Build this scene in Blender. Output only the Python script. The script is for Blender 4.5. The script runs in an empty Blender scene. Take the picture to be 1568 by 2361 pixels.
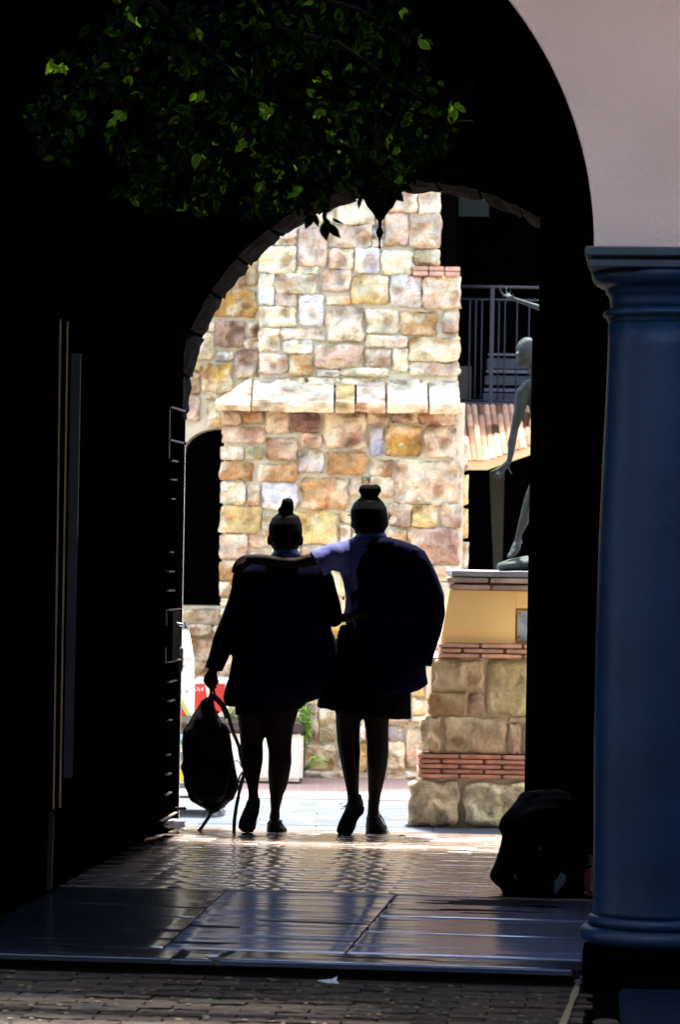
import bpy, bmesh, math, random, time
T0 = time.time()
from mathutils import Vector, Matrix, noise as mnoise
R = math.radians
random.seed(7)
sc = bpy.context.scene
# ------------------------------------------------------------------ camera
F = 7500.0; EYE = 1.42; ROLL = 0.0172; CX, CY = 784.0, 1260.0   # photo measured in a 1568 x 2361 grid
CR, SR = math.cos(ROLL), math.sin(ROLL)
cd = bpy.data.cameras.new('camera'); cam = bpy.data.objects.new('camera', cd); sc.collection.objects.link(cam)
sc.camera = cam
cd.sensor_fit = 'HORIZONTAL'; cd.sensor_width = 24.0; cd.lens = F/1568*24
cd.shift_y = (CY-1180.5)/1568
cd.clip_start = .1; cd.clip_end = 500
cam.matrix_world = Matrix(((CR, -SR, 0, 0), (0, 0, -1, 0), (SR, CR, 0, EYE), (0, 0, 0, 1)))
cd.dof.use_dof = True; cd.dof.focus_distance = 14.2; cd.dof.aperture_fstop = 5.6
# ------------------------------------------------------------------ world, sun, exposure
w = bpy.data.worlds.new('World'); sc.world = w; w.use_nodes = True
nt = w.node_tree; nt.nodes.clear()
SUN_EL, SUN_AZ = R(73), R(12)      # high sun beyond the stone building: the walls facing us lie in open shade
sky = nt.nodes.new('ShaderNodeTexSky'); sky.sky_type = 'NISHITA'; sky.sun_disc = False
sky.sun_elevation = SUN_EL; sky.sun_rotation = SUN_AZ; sky.dust_density = 2.5; sky.air_density = 1.0
bgn = nt.nodes.new('ShaderNodeBackground'); bgn.inputs[1].default_value = 0.12
wo = nt.nodes.new('ShaderNodeOutputWorld')
nt.links.new(sky.outputs[0], bgn.inputs[0]); nt.links.new(bgn.outputs[0], wo.inputs[0])
sd = bpy.data.lights.new('sun', 'SUN'); sd.energy = 3.4; sd.angle = R(5); sd.color = (1, .96, .9)
sun = bpy.data.objects.new('sun', sd); sc.collection.objects.link(sun)
d = Vector((math.cos(SUN_EL)*math.sin(SUN_AZ), math.cos(SUN_EL)*math.cos(SUN_AZ), math.sin(SUN_EL)))
sun.rotation_euler = d.to_track_quat('Z', 'Y').to_euler()
vs = sc.view_settings; vs.view_transform = 'Standard'; vs.look = 'None'; vs.gamma = 1; vs.exposure = 3.2
# ------------------------------------------------------------------ measuring helpers (photo grid -> metres)
def px(x, y, Y):
    u = x-CX; p = CY-y
    return Vector(((u*CR-p*SR)*Y/F, Y, EYE+(u*SR+p*CR)*Y/F))
def gnd(x, y, z=0.0):
    u = x-CX; p = CY-y
    return px(x, y, (z-EYE)*F/(u*SR+p*CR))
VPX = 1550.0
TH = math.atan((VPX-CX)/F); ST, CT = math.sin(TH), math.cos(TH)
O = gnd(700, 2217)
def PW(t, s, z): return Vector((O.x+t*CT+s*ST, O.y-t*ST+s*CT, z))      # passage frame -> world
def toP(v):
    dx, dy = v.x-O.x, v.y-O.y
    return (dx*CT-dy*ST, dx*ST+dy*CT, v.z)
def hitS(x, y, s):
    q = px(x, y, 1.0); c = Vector((0, 0, EYE)); dr = q-c
    k = (s-((c.x-O.x)*ST+(c.y-O.y)*CT))/(dr.x*ST+dr.y*CT)
    return toP(c+dr*k)
def hitT(x, y, t):
    q = px(x, y, 1.0); c = Vector((0, 0, EYE)); dr = q-c
    k = (t-((c.x-O.x)*CT-(c.y-O.y)*ST))/(dr.x*CT-dr.y*ST)
    return toP(c+dr*k)
# ------------------------------------------------------------------ object helpers
COL = sc.collection
def prop(o, label=None, cat=None, group=None, kind=None):
    if label: o['label'] = label
    if cat: o['category'] = cat
    if group: o['group'] = group
    if kind: o['kind'] = kind
    return o
def mesh_obj(name, me, mat=None, parent=None):
    o = bpy.data.objects.new(name, me); COL.objects.link(o)
    if mat and not me.materials: me.materials.append(mat)
    if parent: o.parent = parent; o.matrix_parent_inverse = Matrix.Identity(4)
    if parent: place_child(o, parent)
    return o
def place_child(o, parent):
    # geometry of children is given in world space; parents are unrotated empties
    off = parent_world(parent)
    o.location = o.location-off
def parent_world(p):
    v = Vector((0, 0, 0))
    while p: v += p.location; p = p.parent
    return v
def obj(name, bm, mat=None, parent=None, smooth=False):
    me = bpy.data.meshes.new(name); bmesh.ops.recalc_face_normals(bm, faces=bm.faces); bm.to_mesh(me); bm.free()
    if smooth:
        for p in me.polygons: p.use_smooth = True
    return mesh_obj(name, me, mat, parent)
def empty(name, loc, label, cat, group=None):
    o = bpy.data.objects.new(name, None); COL.objects.link(o); o.location = loc; o.empty_display_size = .1
    return prop(o, label, cat, group)
def hexa(bm, c):      # 8 corners: bottom 4 (ccw) then top 4
    v = [bm.verts.new(p) for p in c]
    for f in ((0, 3, 2, 1), (4, 5, 6, 7), (0, 1, 5, 4), (1, 2, 6, 5), (2, 3, 7, 6), (3, 0, 4, 7)): bm.faces.new([v[i] for i in f])
def box(bm, x0, x1, y0, y1, z0, z1, bev=0):
    hexa(bm, [(x0, y0, z0), (x1, y0, z0), (x1, y1, z0), (x0, y1, z0), (x0, y0, z1), (x1, y0, z1), (x1, y1, z1), (x0, y1, z1)])
    if bev: bmesh.ops.bevel(bm, geom=list(bm.edges), offset=bev, segments=2, affect='EDGES')
def pbox(bm, t0, t1, s0, s1, z0, z1, bev=0):
    hexa(bm, [PW(t0, s0, z0), PW(t1, s0, z0), PW(t1, s1, z0), PW(t0, s1, z0), PW(t0, s0, z1), PW(t1, s0, z1), PW(t1, s1, z1), PW(t0, s1, z1)])
    if bev: bmesh.ops.bevel(bm, geom=list(bm.edges), offset=bev, segments=2, affect='EDGES')
def B(*a, **k): bm = bmesh.new(); box(bm, *a, **k); return bm
def PB(*a, **k): bm = bmesh.new(); pbox(bm, *a, **k); return bm
def tube(bm, pts, rad, n=8, cap=True):
    pts = [Vector(p) for p in pts]
    if not hasattr(rad, '__len__'): rad = [rad]*len(pts)
    rings = []; prev = None
    for i, p in enumerate(pts):
        tg = (pts[min(i+1, len(pts)-1)]-pts[max(i-1, 0)]).normalized()
        if prev is None:
            a = Vector((0, 0, 1)) if abs(tg.z) < .8 else Vector((1, 0, 0))
            n1 = tg.cross(a).normalized()
        else: n1 = (prev-tg*prev.dot(tg)).normalized()
        prev = n1; n2 = tg.cross(n1)
        rings.append([bm.verts.new(p+(n1*math.cos(2*math.pi*k/n)+n2*math.sin(2*math.pi*k/n))*rad[i]) for k in range(n)])
    for a, b in zip(rings, rings[1:]):
        for k in range(n): bm.faces.new((a[k], a[(k+1) % n], b[(k+1) % n], b[k]))
    if cap:
        for rg, i, s in ((rings[0], 0, 1), (rings[-1], len(pts)-1, -1)):
            j = 1 if i == 0 else i-1
            tip = bm.verts.new(pts[i]+(pts[i]-pts[j]).normalized()*rad[i]*.7)
            for k in range(n): bm.faces.new((rg[k], rg[(k+1) % n], tip))
def loft(bm, rows, Y, n=20, sq=1.0, cap=.35):
    """rows: (xl, yl, xr, yr, half_depth_m, y_offset_m) measured in the photo grid at distance Y"""
    rings = []; cs = []
    for xl, yl, xr, yr, dd, yo in rows:
        L, Rr = px(xl, yl, Y), px(xr, yr, Y); c = (L+Rr)/2+Vector((0, yo, 0)); h = (Rr-L)/2
        ring = []
        for k in range(n):
            a = 2*math.pi*k/n; ca, sa = math.cos(a), math.sin(a)
            ca = math.copysign(abs(ca)**sq, ca); sa = math.copysign(abs(sa)**sq, sa)
            ring.append(bm.verts.new(c+h*ca+Vector((0, dd, 0))*sa))
        rings.append(ring); cs.append((c, max(h.length, .001)))
    for a, b in zip(rings, rings[1:]):
        for k in range(n): bm.faces.new((a[k], a[(k+1) % n], b[(k+1) % n], b[k]))
    for ring, (c, r), (c2, _) in ((rings[0], cs[0], cs[1]), (rings[-1], cs[-1], cs[-2])):
        tip = bm.verts.new(c+(c-c2).normalized()*r*cap)
        for k in range(n): bm.faces.new((ring[k], ring[(k+1) % n], tip))
def ball(bm, c, rx, ry=None, rz=None, seg=14):
    ry = ry or rx; rz = rz or rx
    bmesh.ops.create_uvsphere(bm, u_segments=seg, v_segments=max(6, seg//2+2), radius=1,
        matrix=Matrix.Translation(c) @ Matrix.Diagonal((rx, ry, rz, 1)))
def remesh(bm, vox, smooth=4, fold=0, fs=6, seed=0):
    me = bpy.data.meshes.new('tmp'); bmesh.ops.recalc_face_normals(bm, faces=bm.faces); bm.to_mesh(me); bm.free()
    o = bpy.data.objects.new('tmp', me); COL.objects.link(o)
    m = o.modifiers.new('r', 'REMESH'); m.mode = 'VOXEL'; m.voxel_size = vox; m.use_smooth_shade = True
    if smooth: s = o.modifiers.new('s', 'SMOOTH'); s.iterations = smooth; s.factor = .5
    dg = bpy.context.evaluated_depsgraph_get(); dg.update()
    me2 = bpy.data.meshes.new_from_object(o.evaluated_get(dg))
    bpy.data.objects.remove(o); bpy.data.meshes.remove(me)
    if fold:
        for v in me2.vertices:
            q = Vector((v.co.x*fs, v.co.y*fs, v.co.z*fs*.45+seed))
            v.co += v.normal*fold*(mnoise.noise(q)+.5*mnoise.noise(q*2.3))
    for p in me2.polygons: p.use_smooth = True
    return me2
def lathe(bm, prof, c, n=48):
    rings = [[bm.verts.new((c[0]+r*math.cos(2*math.pi*k/n), c[1]+r*math.sin(2*math.pi*k/n), c[2]+z)) for k in range(n)] for r, z in prof]
    for a, b in zip(rings, rings[1:]):
        for k in range(n): bm.faces.new((a[k], a[(k+1) % n], b[(k+1) % n], b[k]))
    bm.faces.new(rings[0][::-1]); bm.faces.new(rings[-1])
# ------------------------------------------------------------------ materials
def mat(name, col, rough=.7, col2=None, nscale=8, stretch=(1, 1, 1), bump=0, bscale=None, metal=0, spec=.5, coords='Object', detail=6, ramp=(.35, .65), bdist=.01, coat=0):
    m = bpy.data.materials.new(name); m.use_nodes = True; t = m.node_tree; N = t.nodes; L = t.links
    b = N['Principled BSDF']; b.inputs['Roughness'].default_value = rough; b.inputs['Metallic'].default_value = metal
    b.inputs['Specular IOR Level'].default_value = spec; b.inputs['Base Color'].default_value = (*col, 1)
    b.inputs['Coat Weight'].default_value = coat
    tc = N.new('ShaderNodeTexCoord'); mp = N.new('ShaderNodeMapping'); mp.inputs['Scale'].default_value = stretch
    L.new(tc.outputs[coords], mp.inputs[0])
    col2 = col2 or tuple(c*.8 for c in col)
    nz = N.new('ShaderNodeTexNoise'); nz.inputs['Scale'].default_value = nscale; nz.inputs['Detail'].default_value = detail
    L.new(mp.outputs[0], nz.inputs['Vector'])
    cr = N.new('ShaderNodeValToRGB'); cr.color_ramp.elements[0].position = ramp[0]; cr.color_ramp.elements[1].position = ramp[1]
    cr.color_ramp.elements[0].color = (*col, 1); cr.color_ramp.elements[1].color = (*col2, 1)
    L.new(nz.outputs[0], cr.inputs[0]); L.new(cr.outputs[0], b.inputs['Base Color'])
    if bump:
        n2 = N.new('ShaderNodeTexNoise'); n2.inputs['Scale'].default_value = bscale or nscale*3; n2.inputs['Detail'].default_value = 5
        L.new(mp.outputs[0], n2.inputs['Vector'])
        bp = N.new('ShaderNodeBump'); bp.inputs['Strength'].default_value = bump; bp.inputs['Distance'].default_value = bdist
        L.new(n2.outputs[0], bp.inputs['Height']); L.new(bp.outputs[0], b.inputs['Normal'])
    return m
def piece_mat(name, dark=.7, light=1.25, rust=(.42, .2, .07), rustamt=.5, rough=.85, nscale=7, bump=.7, bscale=14, bdist=.03, stretch=(1, 1, 1), spec=.3, pale=0, palecol=(.7, .62, .45), ior=1.5, coat=0, coatr=.1, vor=0, tint=(1, 1, 1)):
    """material of pieces that each carry their own colour (object colour)"""
    m = bpy.data.materials.new(name); m.use_nodes = True; t = m.node_tree; N = t.nodes; L = t.links
    b = N['Principled BSDF']; b.inputs['Roughness'].default_value = rough; b.inputs['Specular IOR Level'].default_value = spec
    b.inputs['IOR'].default_value = ior; b.inputs['Specular Tint'].default_value = (*tint, 1); b.inputs['Coat Weight'].default_value = coat; b.inputs['Coat Roughness'].default_value = coatr; b.inputs['Coat IOR'].default_value = 1.7
    oi = N.new('ShaderNodeObjectInfo'); tc = N.new('ShaderNodeTexCoord'); mp = N.new('ShaderNodeMapping'); mp.inputs['Scale'].default_value = stretch
    L.new(tc.outputs['Object'], mp.inputs[0])
    ml = N.new('ShaderNodeMath'); ml.operation = 'MULTIPLY'; ml.inputs[1].default_value = 40; L.new(oi.outputs['Random'], ml.inputs[0])
    def nz(s, dt=5):
        n = N.new('ShaderNodeTexNoise'); n.noise_dimensions = '4D'; n.inputs['Scale'].default_value = s; n.inputs['Detail'].default_value = dt
        L.new(mp.outputs[0], n.inputs['Vector']); L.new(ml.outputs[0], n.inputs['W']); return n
    n1 = nz(nscale); r1 = N.new('ShaderNodeValToRGB'); e = r1.color_ramp.elements
    e[0].position = .32; e[1].position = .68; e[0].color = (dark, dark, dark, 1); e[1].color = (light, light, light, 1); L.new(n1.outputs[0], r1.inputs[0])
    mu = N.new('ShaderNodeMix'); mu.data_type = 'RGBA'; mu.blend_type = 'MULTIPLY'; mu.inputs[0].default_value = 1
    L.new(oi.outputs['Color'], mu.inputs[6]); L.new(r1.outputs[0], mu.inputs[7])
    n2 = nz(nscale*.8); r2 = N.new('ShaderNodeMapRange'); r2.inputs['From Min'].default_value = .5; r2.inputs['From Max'].default_value = .68; r2.inputs['To Max'].default_value = rustamt
    L.new(n2.outputs[0], r2.inputs[0])
    m2 = N.new('ShaderNodeMix'); m2.data_type = 'RGBA'; m2.inputs[7].default_value = (*rust, 1)
    L.new(r2.outputs[0], m2.inputs[0]); L.new(mu.outputs[2], m2.inputs[6]); L.new(m2.outputs[2], b.inputs['Base Color'])
    n4 = nz(nscale*.55, 3); r4 = N.new('ShaderNodeMapRange'); r4.inputs['From Min'].default_value = .48; r4.inputs['From Max'].default_value = .6; r4.inputs['To Max'].default_value = pale
    L.new(n4.outputs[0], r4.inputs[0]); m4 = N.new('ShaderNodeMix'); m4.data_type = 'RGBA'; m4.inputs[7].default_value = (*palecol, 1)
    L.new(r4.outputs[0], m4.inputs[0]); L.new(m2.outputs[2], m4.inputs[6]); L.new(m4.outputs[2], b.inputs['Base Color'])
    n3 = nz(bscale, 7)
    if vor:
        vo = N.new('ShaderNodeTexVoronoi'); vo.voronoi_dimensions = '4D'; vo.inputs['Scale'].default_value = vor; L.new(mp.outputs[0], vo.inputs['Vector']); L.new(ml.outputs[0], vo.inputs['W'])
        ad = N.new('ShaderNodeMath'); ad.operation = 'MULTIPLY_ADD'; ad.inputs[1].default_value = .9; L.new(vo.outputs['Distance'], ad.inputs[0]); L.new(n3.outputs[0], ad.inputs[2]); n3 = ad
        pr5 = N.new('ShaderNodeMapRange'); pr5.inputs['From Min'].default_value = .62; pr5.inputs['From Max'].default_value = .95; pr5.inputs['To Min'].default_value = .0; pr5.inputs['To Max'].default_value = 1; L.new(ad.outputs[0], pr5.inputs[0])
        m5 = N.new('ShaderNodeMix'); m5.data_type = 'RGBA'; m5.blend_type = 'MULTIPLY'; m5.inputs[0].default_value = 1; rc = N.new('ShaderNodeValToRGB'); rc.color_ramp.elements[0].color = (.5, .4, .3, 1); rc.color_ramp.elements[1].color = (1, 1, 1, 1); L.new(pr5.outputs[0], rc.inputs[0])  # pits of the bump darkened: crevice shade put into the stone colour
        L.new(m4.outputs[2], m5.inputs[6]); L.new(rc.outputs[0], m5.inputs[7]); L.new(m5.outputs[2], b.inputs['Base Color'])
    bp = N.new('ShaderNodeBump'); bp.inputs['Strength'].default_value = bump; bp.inputs['Distance'].default_value = bdist
    L.new(n3.outputs[0], bp.inputs['Height']); L.new(bp.outputs[0], b.inputs['Normal'])
    return m
M = {}
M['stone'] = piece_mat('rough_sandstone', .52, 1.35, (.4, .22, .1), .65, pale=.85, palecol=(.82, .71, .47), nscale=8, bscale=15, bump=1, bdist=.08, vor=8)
M['plinth_stone'] = piece_mat('plinth_sandstone', .6, 1.25, (.34, .2, .08), .45, bump=1, bscale=16, vor=8, bdist=.04, pale=.5, palecol=(.68, .58, .36))
M['mortar'] = mat('lime_mortar', (.64, .58, .42), .95, (.54, .48, .34), 20, bump=.4)
M['plinth_mortar'] = mat('plinth_mortar', (.6, .48, .3), .95, (.5, .39, .24), 20, bump=.4)
M['trim_brick'] = piece_mat('trim_brick', .7, 1.2, (.5, .4, .3), .5, nscale=14, bump=.3)
M['black_wall'] = mat('near_black', (.0012, .0011, .0011), .95, (.0008, .0008, .0008), 5, spec=0)  # near-black colour holding the deep shade of the interior
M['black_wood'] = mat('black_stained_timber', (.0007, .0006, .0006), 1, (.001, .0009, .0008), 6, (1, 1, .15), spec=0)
M['plaster'] = mat('pink_plaster', (.8, .59, .48), .9, (.72, .53, .43), 2.2, bump=.55, bscale=55, bdist=.006, spec=.25)
M['col_blue'] = mat('blue_gloss_paint', (.003, .022, .06), .45, (.0022, .015, .04), 4, bump=.4, bscale=60, bdist=.004, spec=.3)
M['slate'] = piece_mat('polished_slate', .8, 1.2, (.06, .05, .06), .4, rough=.17, nscale=3, bump=1, bscale=1.0, bdist=.012, stretch=(.8, 7.5, 1), spec=.5, ior=2.3, coat=.15, coatr=.2, tint=(.6, .76, 1))
M['paver'] = piece_mat('polished_paver', .7, 1.25, (.12, .08, .05), .4, rough=.25, nscale=10, bump=.4, bscale=3.0, bdist=.002, stretch=(.12, 8, 1), spec=.5, ior=1.9, coat=1, coatr=.14)
M['joint'] = mat('joint_dirt', (.012, .011, .014), .9, spec=.1)
M['brick'] = piece_mat('street_brick', .6, 1.4, (.07, .05, .025), .4, rough=.8, nscale=16, bump=.7, bscale=26, bdist=.012, stretch=(.6, 1.6, 1), spec=.25)
M['sand'] = mat('jointing_sand', (.008, .007, .005), .95, (.06, .047, .025), 5, (.8, 2.2, 1), ramp=(.58, .72))
M['chip'] = mat('mortar_crumb', (.16, .125, .065), .9)
M['ochre'] = mat('ochre_render', (.9, .6, .24), .9, (.86, .56, .22), 3, bump=.1)
M['capslab'] = mat('grey_cap_slab', (.17, .17, .2), .6, (.24, .23, .25), 9)
M['bronze'] = mat('weathered_bronze', (.03, .038, .035), .6, (.045, .056, .056), 14, metal=0, spec=.06, bump=.8, bscale=30, bdist=.01)
M['plaque'] = mat('steel_plaque', (.6, .7, .85), .4, (.25, .32, .42), 9, metal=0)
M['brass'] = mat('brass', (.55, .36, .12), .4, metal=.6)
M['gold'] = mat('gold_edge_highlight', (.6, .4, .15), .6, (.4, .26, .09), 3, metal=.2)  # gold tone painting the highlights on the door frame edges
M['greyglass'] = mat('grey_glass_reflection', (.045, .038, .038), .7, (.032, .028, .03), 3)  # reflection in the door glass painted as plain grey
M['lit_edge'] = mat('painted_lit_edge', (.2, .16, .135), .7, (.12, .1, .09), 8)  # light caught by the gate mouldings, put into their colour
M['iron'] = mat('black_iron', (.0015, .0015, .0015), .7, spec=.1)
M['chrome'] = mat('bright_latch', (.7, .75, .85), .2, metal=.9)
M['grey_pave'] = piece_mat('blue_grey_flag', .85, 1.12, (.25, .25, .25), .2, rough=.8, nscale=5, bump=.2, spec=.1)
M['pink_pave'] = None
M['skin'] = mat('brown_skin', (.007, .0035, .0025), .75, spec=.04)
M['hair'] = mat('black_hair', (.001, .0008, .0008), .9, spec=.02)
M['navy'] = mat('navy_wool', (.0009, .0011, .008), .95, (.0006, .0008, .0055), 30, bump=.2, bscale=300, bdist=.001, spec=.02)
M['shirt'] = mat('pale_blue_shirt', (.045, .05, .15), .9, (.03, .035, .12), 6, spec=.2)
M['skirt'] = mat('black_skirt', (.001, .001, .0015), .95, spec=.02)
M['shoe'] = mat('black_leather', (.002, .0015, .0015), .6, spec=.08)
M['brownshoe'] = mat('dark_brown_leather', (.006, .0025, .002), .6, spec=.08)
M['nylon'] = mat('black_nylon', (.001, .0008, .0013), .8, bump=.3, bscale=60, spec=.04)
M['strap'] = mat('black_webbing', (.006, .005, .008), .5, (.012, .01, .02), 60, spec=.3)
M['red_cloth'] = mat('red_cloth', (.09, .002, .002), .7)
M['grey_cloth'] = mat('grey_cloth', (.07, .08, .11), .7)
M['white'] = mat('white_card', (.8, .8, .8), .6, (.77, .77, .78), 3)
M['red'] = mat('red_print', (.62, .035, .03), .5)
M['lime'] = mat('lime_print', (.35, .62, .03), .5)
M['green'] = mat('green_print', (.05, .35, .1), .5)
M['palegreen'] = mat('pale_green_print', (.35, .68, .4), .5)
M['paleblue'] = mat('pale_blue_print', (.45, .6, .8), .5)
M['bluelogo'] = mat('faded_blue_print', (.42, .52, .78), .5)
M['yellow'] = mat('yellow_card', (.85, .66, .01), .5)
M['greymetal'] = mat('grey_metal', (.16, .17, .2), .4, metal=.4)
M['cream'] = mat('cream_board', (.74, .7, .6), .7, (.7, .66, .56), 3)
M['darkwood'] = mat('dark_timber_top', (.035, .025, .022), .45, (.06, .045, .04), 6, (1, 1, 4))
M['plant'] = mat('bright_green_leaf', (.14, .3, .03), .6, (.28, .42, .07), 20)
M['tile'] = piece_mat('clay_roof_tile', .8, 1.15, (.7, .4, .2), .3, nscale=10, bump=.2)
M['fascia'] = mat('orange_brown_fascia', (.5, .16, .04), .7)
M['umber'] = mat('red_brown_post', (.03, .009, .005), .8)
M['olive'] = mat('dim_olive_post', (.009, .008, .0015), .8)
M['railing'] = mat('grey_railing', (.018, .019, .03), .5, metal=.2)
M['dimgrey'] = mat('dim_grey_tread', (.05, .055, .065), .8)
M['dimgreen'] = mat('dim_green_awning', (.002, .007, .002), .9)
M['redbrown'] = mat('red_brown_vault', (.02, .0055, .003), .9, spec=.05)
M['paper'] = mat('white_paper', (.85, .86, .95), .7)
M['kerbstone'] = mat('grey_kerb_stone', (.035, .033, .028), .9, (.07, .062, .05), 14, bump=.8)
M['bluestone'] = mat('dark_blue_stone', (.0025, .006, .014), .9, (.005, .01, .022), 9, (1, 2.5, 1), bump=.9, spec=.05)
M['ground'] = mat('ground_earth', (.1, .09, .08), .9)
M['concrete'] = mat('shade_enclosure_render', (.42, .35, .28), .9, (.36, .3, .24), 2)
# leaf: dark green blade, pale margin, light passes through
lm = bpy.data.materials.new('variegated_leaf'); lm.use_nodes = True; t = lm.node_tree; N = t.nodes; L = t.links
b = N['Principled BSDF']; b.inputs['Roughness'].default_value = .6; b.inputs['Specular IOR Level'].default_value = 0
at = N.new('ShaderNodeAttribute'); at.attribute_name = 'leafcol'; L.new(at.outputs['Color'], b.inputs['Base Color'])
tr = N.new('ShaderNodeBsdfTranslucent'); L.new(at.outputs['Color'], tr.inputs[0]); mx = N.new('ShaderNodeMixShader'); mx.inputs[0].default_value = .35
L.new(b.outputs[0], mx.inputs[1]); L.new(tr.outputs[0], mx.inputs[2]); L.new(mx.outputs[0], N['Material Output'].inputs[0])
M['leaf'] = lm
# pink brick pavement far away: too thin in the picture for separate pieces
pm = bpy.data.materials.new('pink_brick_paving'); pm.use_nodes = True; t = pm.node_tree; N = t.nodes; L = t.links
bt = N.new('ShaderNodeTexBrick'); tc = N.new('ShaderNodeTexCoord'); L.new(tc.outputs['Object'], bt.inputs[0])
bt.inputs['Scale'].default_value = 1; bt.inputs['Brick Width'].default_value = .22; bt.inputs['Row Height'].default_value = .11; bt.inputs['Mortar Size'].default_value = .006
bt.inputs['Color1'].default_value = (.27, .165, .125, 1); bt.inputs['Color2'].default_value = (.3, .185, .145, 1); bt.inputs['Mortar'].default_value = (.32, .25, .21, 1)
L.new(bt.outputs[0], N['Principled BSDF'].inputs['Base Color']); N['Principled BSDF'].inputs['Roughness'].default_value = .8
M['pink_pave'] = pm

# ================================================================== SETTING
GZ = -.05           # level of the brick street in front
S_END = toP(gnd(780, 1913))[1]        # far end of the passage floor
S_MID = toP(gnd(840, 2059))[1]        # slabs end, pavers begin
T_L = -1.27; T_R = 1.05
print('S_END', S_END, 'S_MID', S_MID, 'O', O, [toP(gnd(120, 2055)), toP(gnd(400, 1910))])
g = obj('ground', B(-60, 60, -30, 90, -1, -.09), M['ground']); prop(g, kind='structure')
OUTZ = -.02
# pavement and road outside the far end
YG0 = PW(0, S_END, 0).y-.1
YB = gnd(900, 1843, OUTZ).y; YW = 20.3
grey = obj('pavement', B(-9, 9, 13.0, YB, -.3, OUTZ-.006), mat('grey_grout', (.065, .07, .075), .9)); prop(grey, kind='structure')
pk = obj('sidewalk', B(-9, 9, YB+.002, 26, -.3, OUTZ), M['pink_pave']); prop(pk, kind='structure')
def shared_flag(w_, d_, h_, bev=.004):
    bm = bmesh.new(); box(bm, -w_/2, w_/2, -d_/2, d_/2, -h_, 0)
    top = [e for e in bm.edges if all(abs(v.co.z) < 1e-6 for v in e.verts)]
    bmesh.ops.bevel(bm, geom=top, offset=bev, segments=1, affect='EDGES')
    me = bpy.data.meshes.new('flag'); bm.to_mesh(me); bm.free(); return me
fm = shared_flag(.594, .394, .05, .002); y = YG0+.42
fi = 0
while y+.2 < YB:
    x = -2.2+(.3 if fi % 2 else 0)
    while x < 2.6:
        o = mesh_obj('flagstone', fm, M['grey_pave'], grey); o.location = Vector((x, y, OUTZ+random.uniform(-.001, .001)))
        k = random.uniform(.9, 1.1); o.color = (.058*k, .069*k, .085*k, 1); x += .6
    y += .4; fi += 1
# ---- brick street in front
st = obj('street', B(-9, 9, -6, PW(0, 0, 0).y+.5, -.3, GZ-.012), M['sand']); prop(st, kind='structure')
bmeshes = []
for k in range(8):
    bm = bmesh.new(); nx, ny = 8, 3; W_, D_ = .212, .066
    vs_ = [[bm.verts.new((-W_/2+W_*i/nx, -D_/2+D_*j/ny, random.uniform(-.003, .0015)-(.003 if i in (0, nx) or j in (0, ny) else 0))) for i in range(nx+1)] for j in range(ny+1)]
    for j in range(ny):
        for i in range(nx): bm.faces.new((vs_[j][i], vs_[j][i+1], vs_[j+1][i+1], vs_[j+1][i]))
    r = bmesh.ops.extrude_edge_only(bm, edges=[e for e in bm.edges if e.is_boundary])
    for v in [g_ for g_ in r['geom'] if isinstance(g_, bmesh.types.BMVert)]: v.co.z -= .03
    me = bpy.data.meshes.new('brick'); bm.to_mesh(me); bm.free(); bmeshes.append(me)
row = 0; s = -.075
t_path = toP(gnd(1368, 2290, GZ))[0]
while s > -1.42:
    t = -1.75+(.11 if row % 2 else 0)+random.uniform(-.01, .01)
    while t < t_path-.1:
        me = random.choice(bmeshes)
        o = mesh_obj('brick', me, M['brick'], st); q = PW(t, s+random.uniform(-.003, .003), GZ+random.uniform(-.004, .003)); o.location = q
        o.rotation_euler = (random.uniform(-.015, .015), random.uniform(-.015, .015), -TH+random.uniform(-.015, .015))
        k = random.choice([.6, .8, 1, 1, 1.25]); c = random.choice([(.026, .016, .009), (.021, .015, .009), (.031, .019, .011), (.016, .014, .01)])
        o.color = (c[0]*k, c[1]*k, c[2]*k, 1); t += .2195
    s -= .0725; row += 1
# pale crumbs lodged in the joints
bm = bmesh.new()
for k in range(420):
    q = PW(random.uniform(-1.6, t_path-.15), random.uniform(-1.7, -.08), GZ+.001)
    r = random.uniform(.002, .008)*random.choice([1, 1, 1.3])
    bmesh.ops.create_icosphere(bm, subdivisions=1, radius=1, matrix=Matrix.Translation(q) @ Matrix.Diagonal((r*random.uniform(1, 1.8), r*1.4, r*.35, 1)))
c_ = obj('gravel', bm, M['chip']); prop(c_, 'pale mortar crumbs scattered over the dark brick street', 'gravel', kind='stuff')
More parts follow.
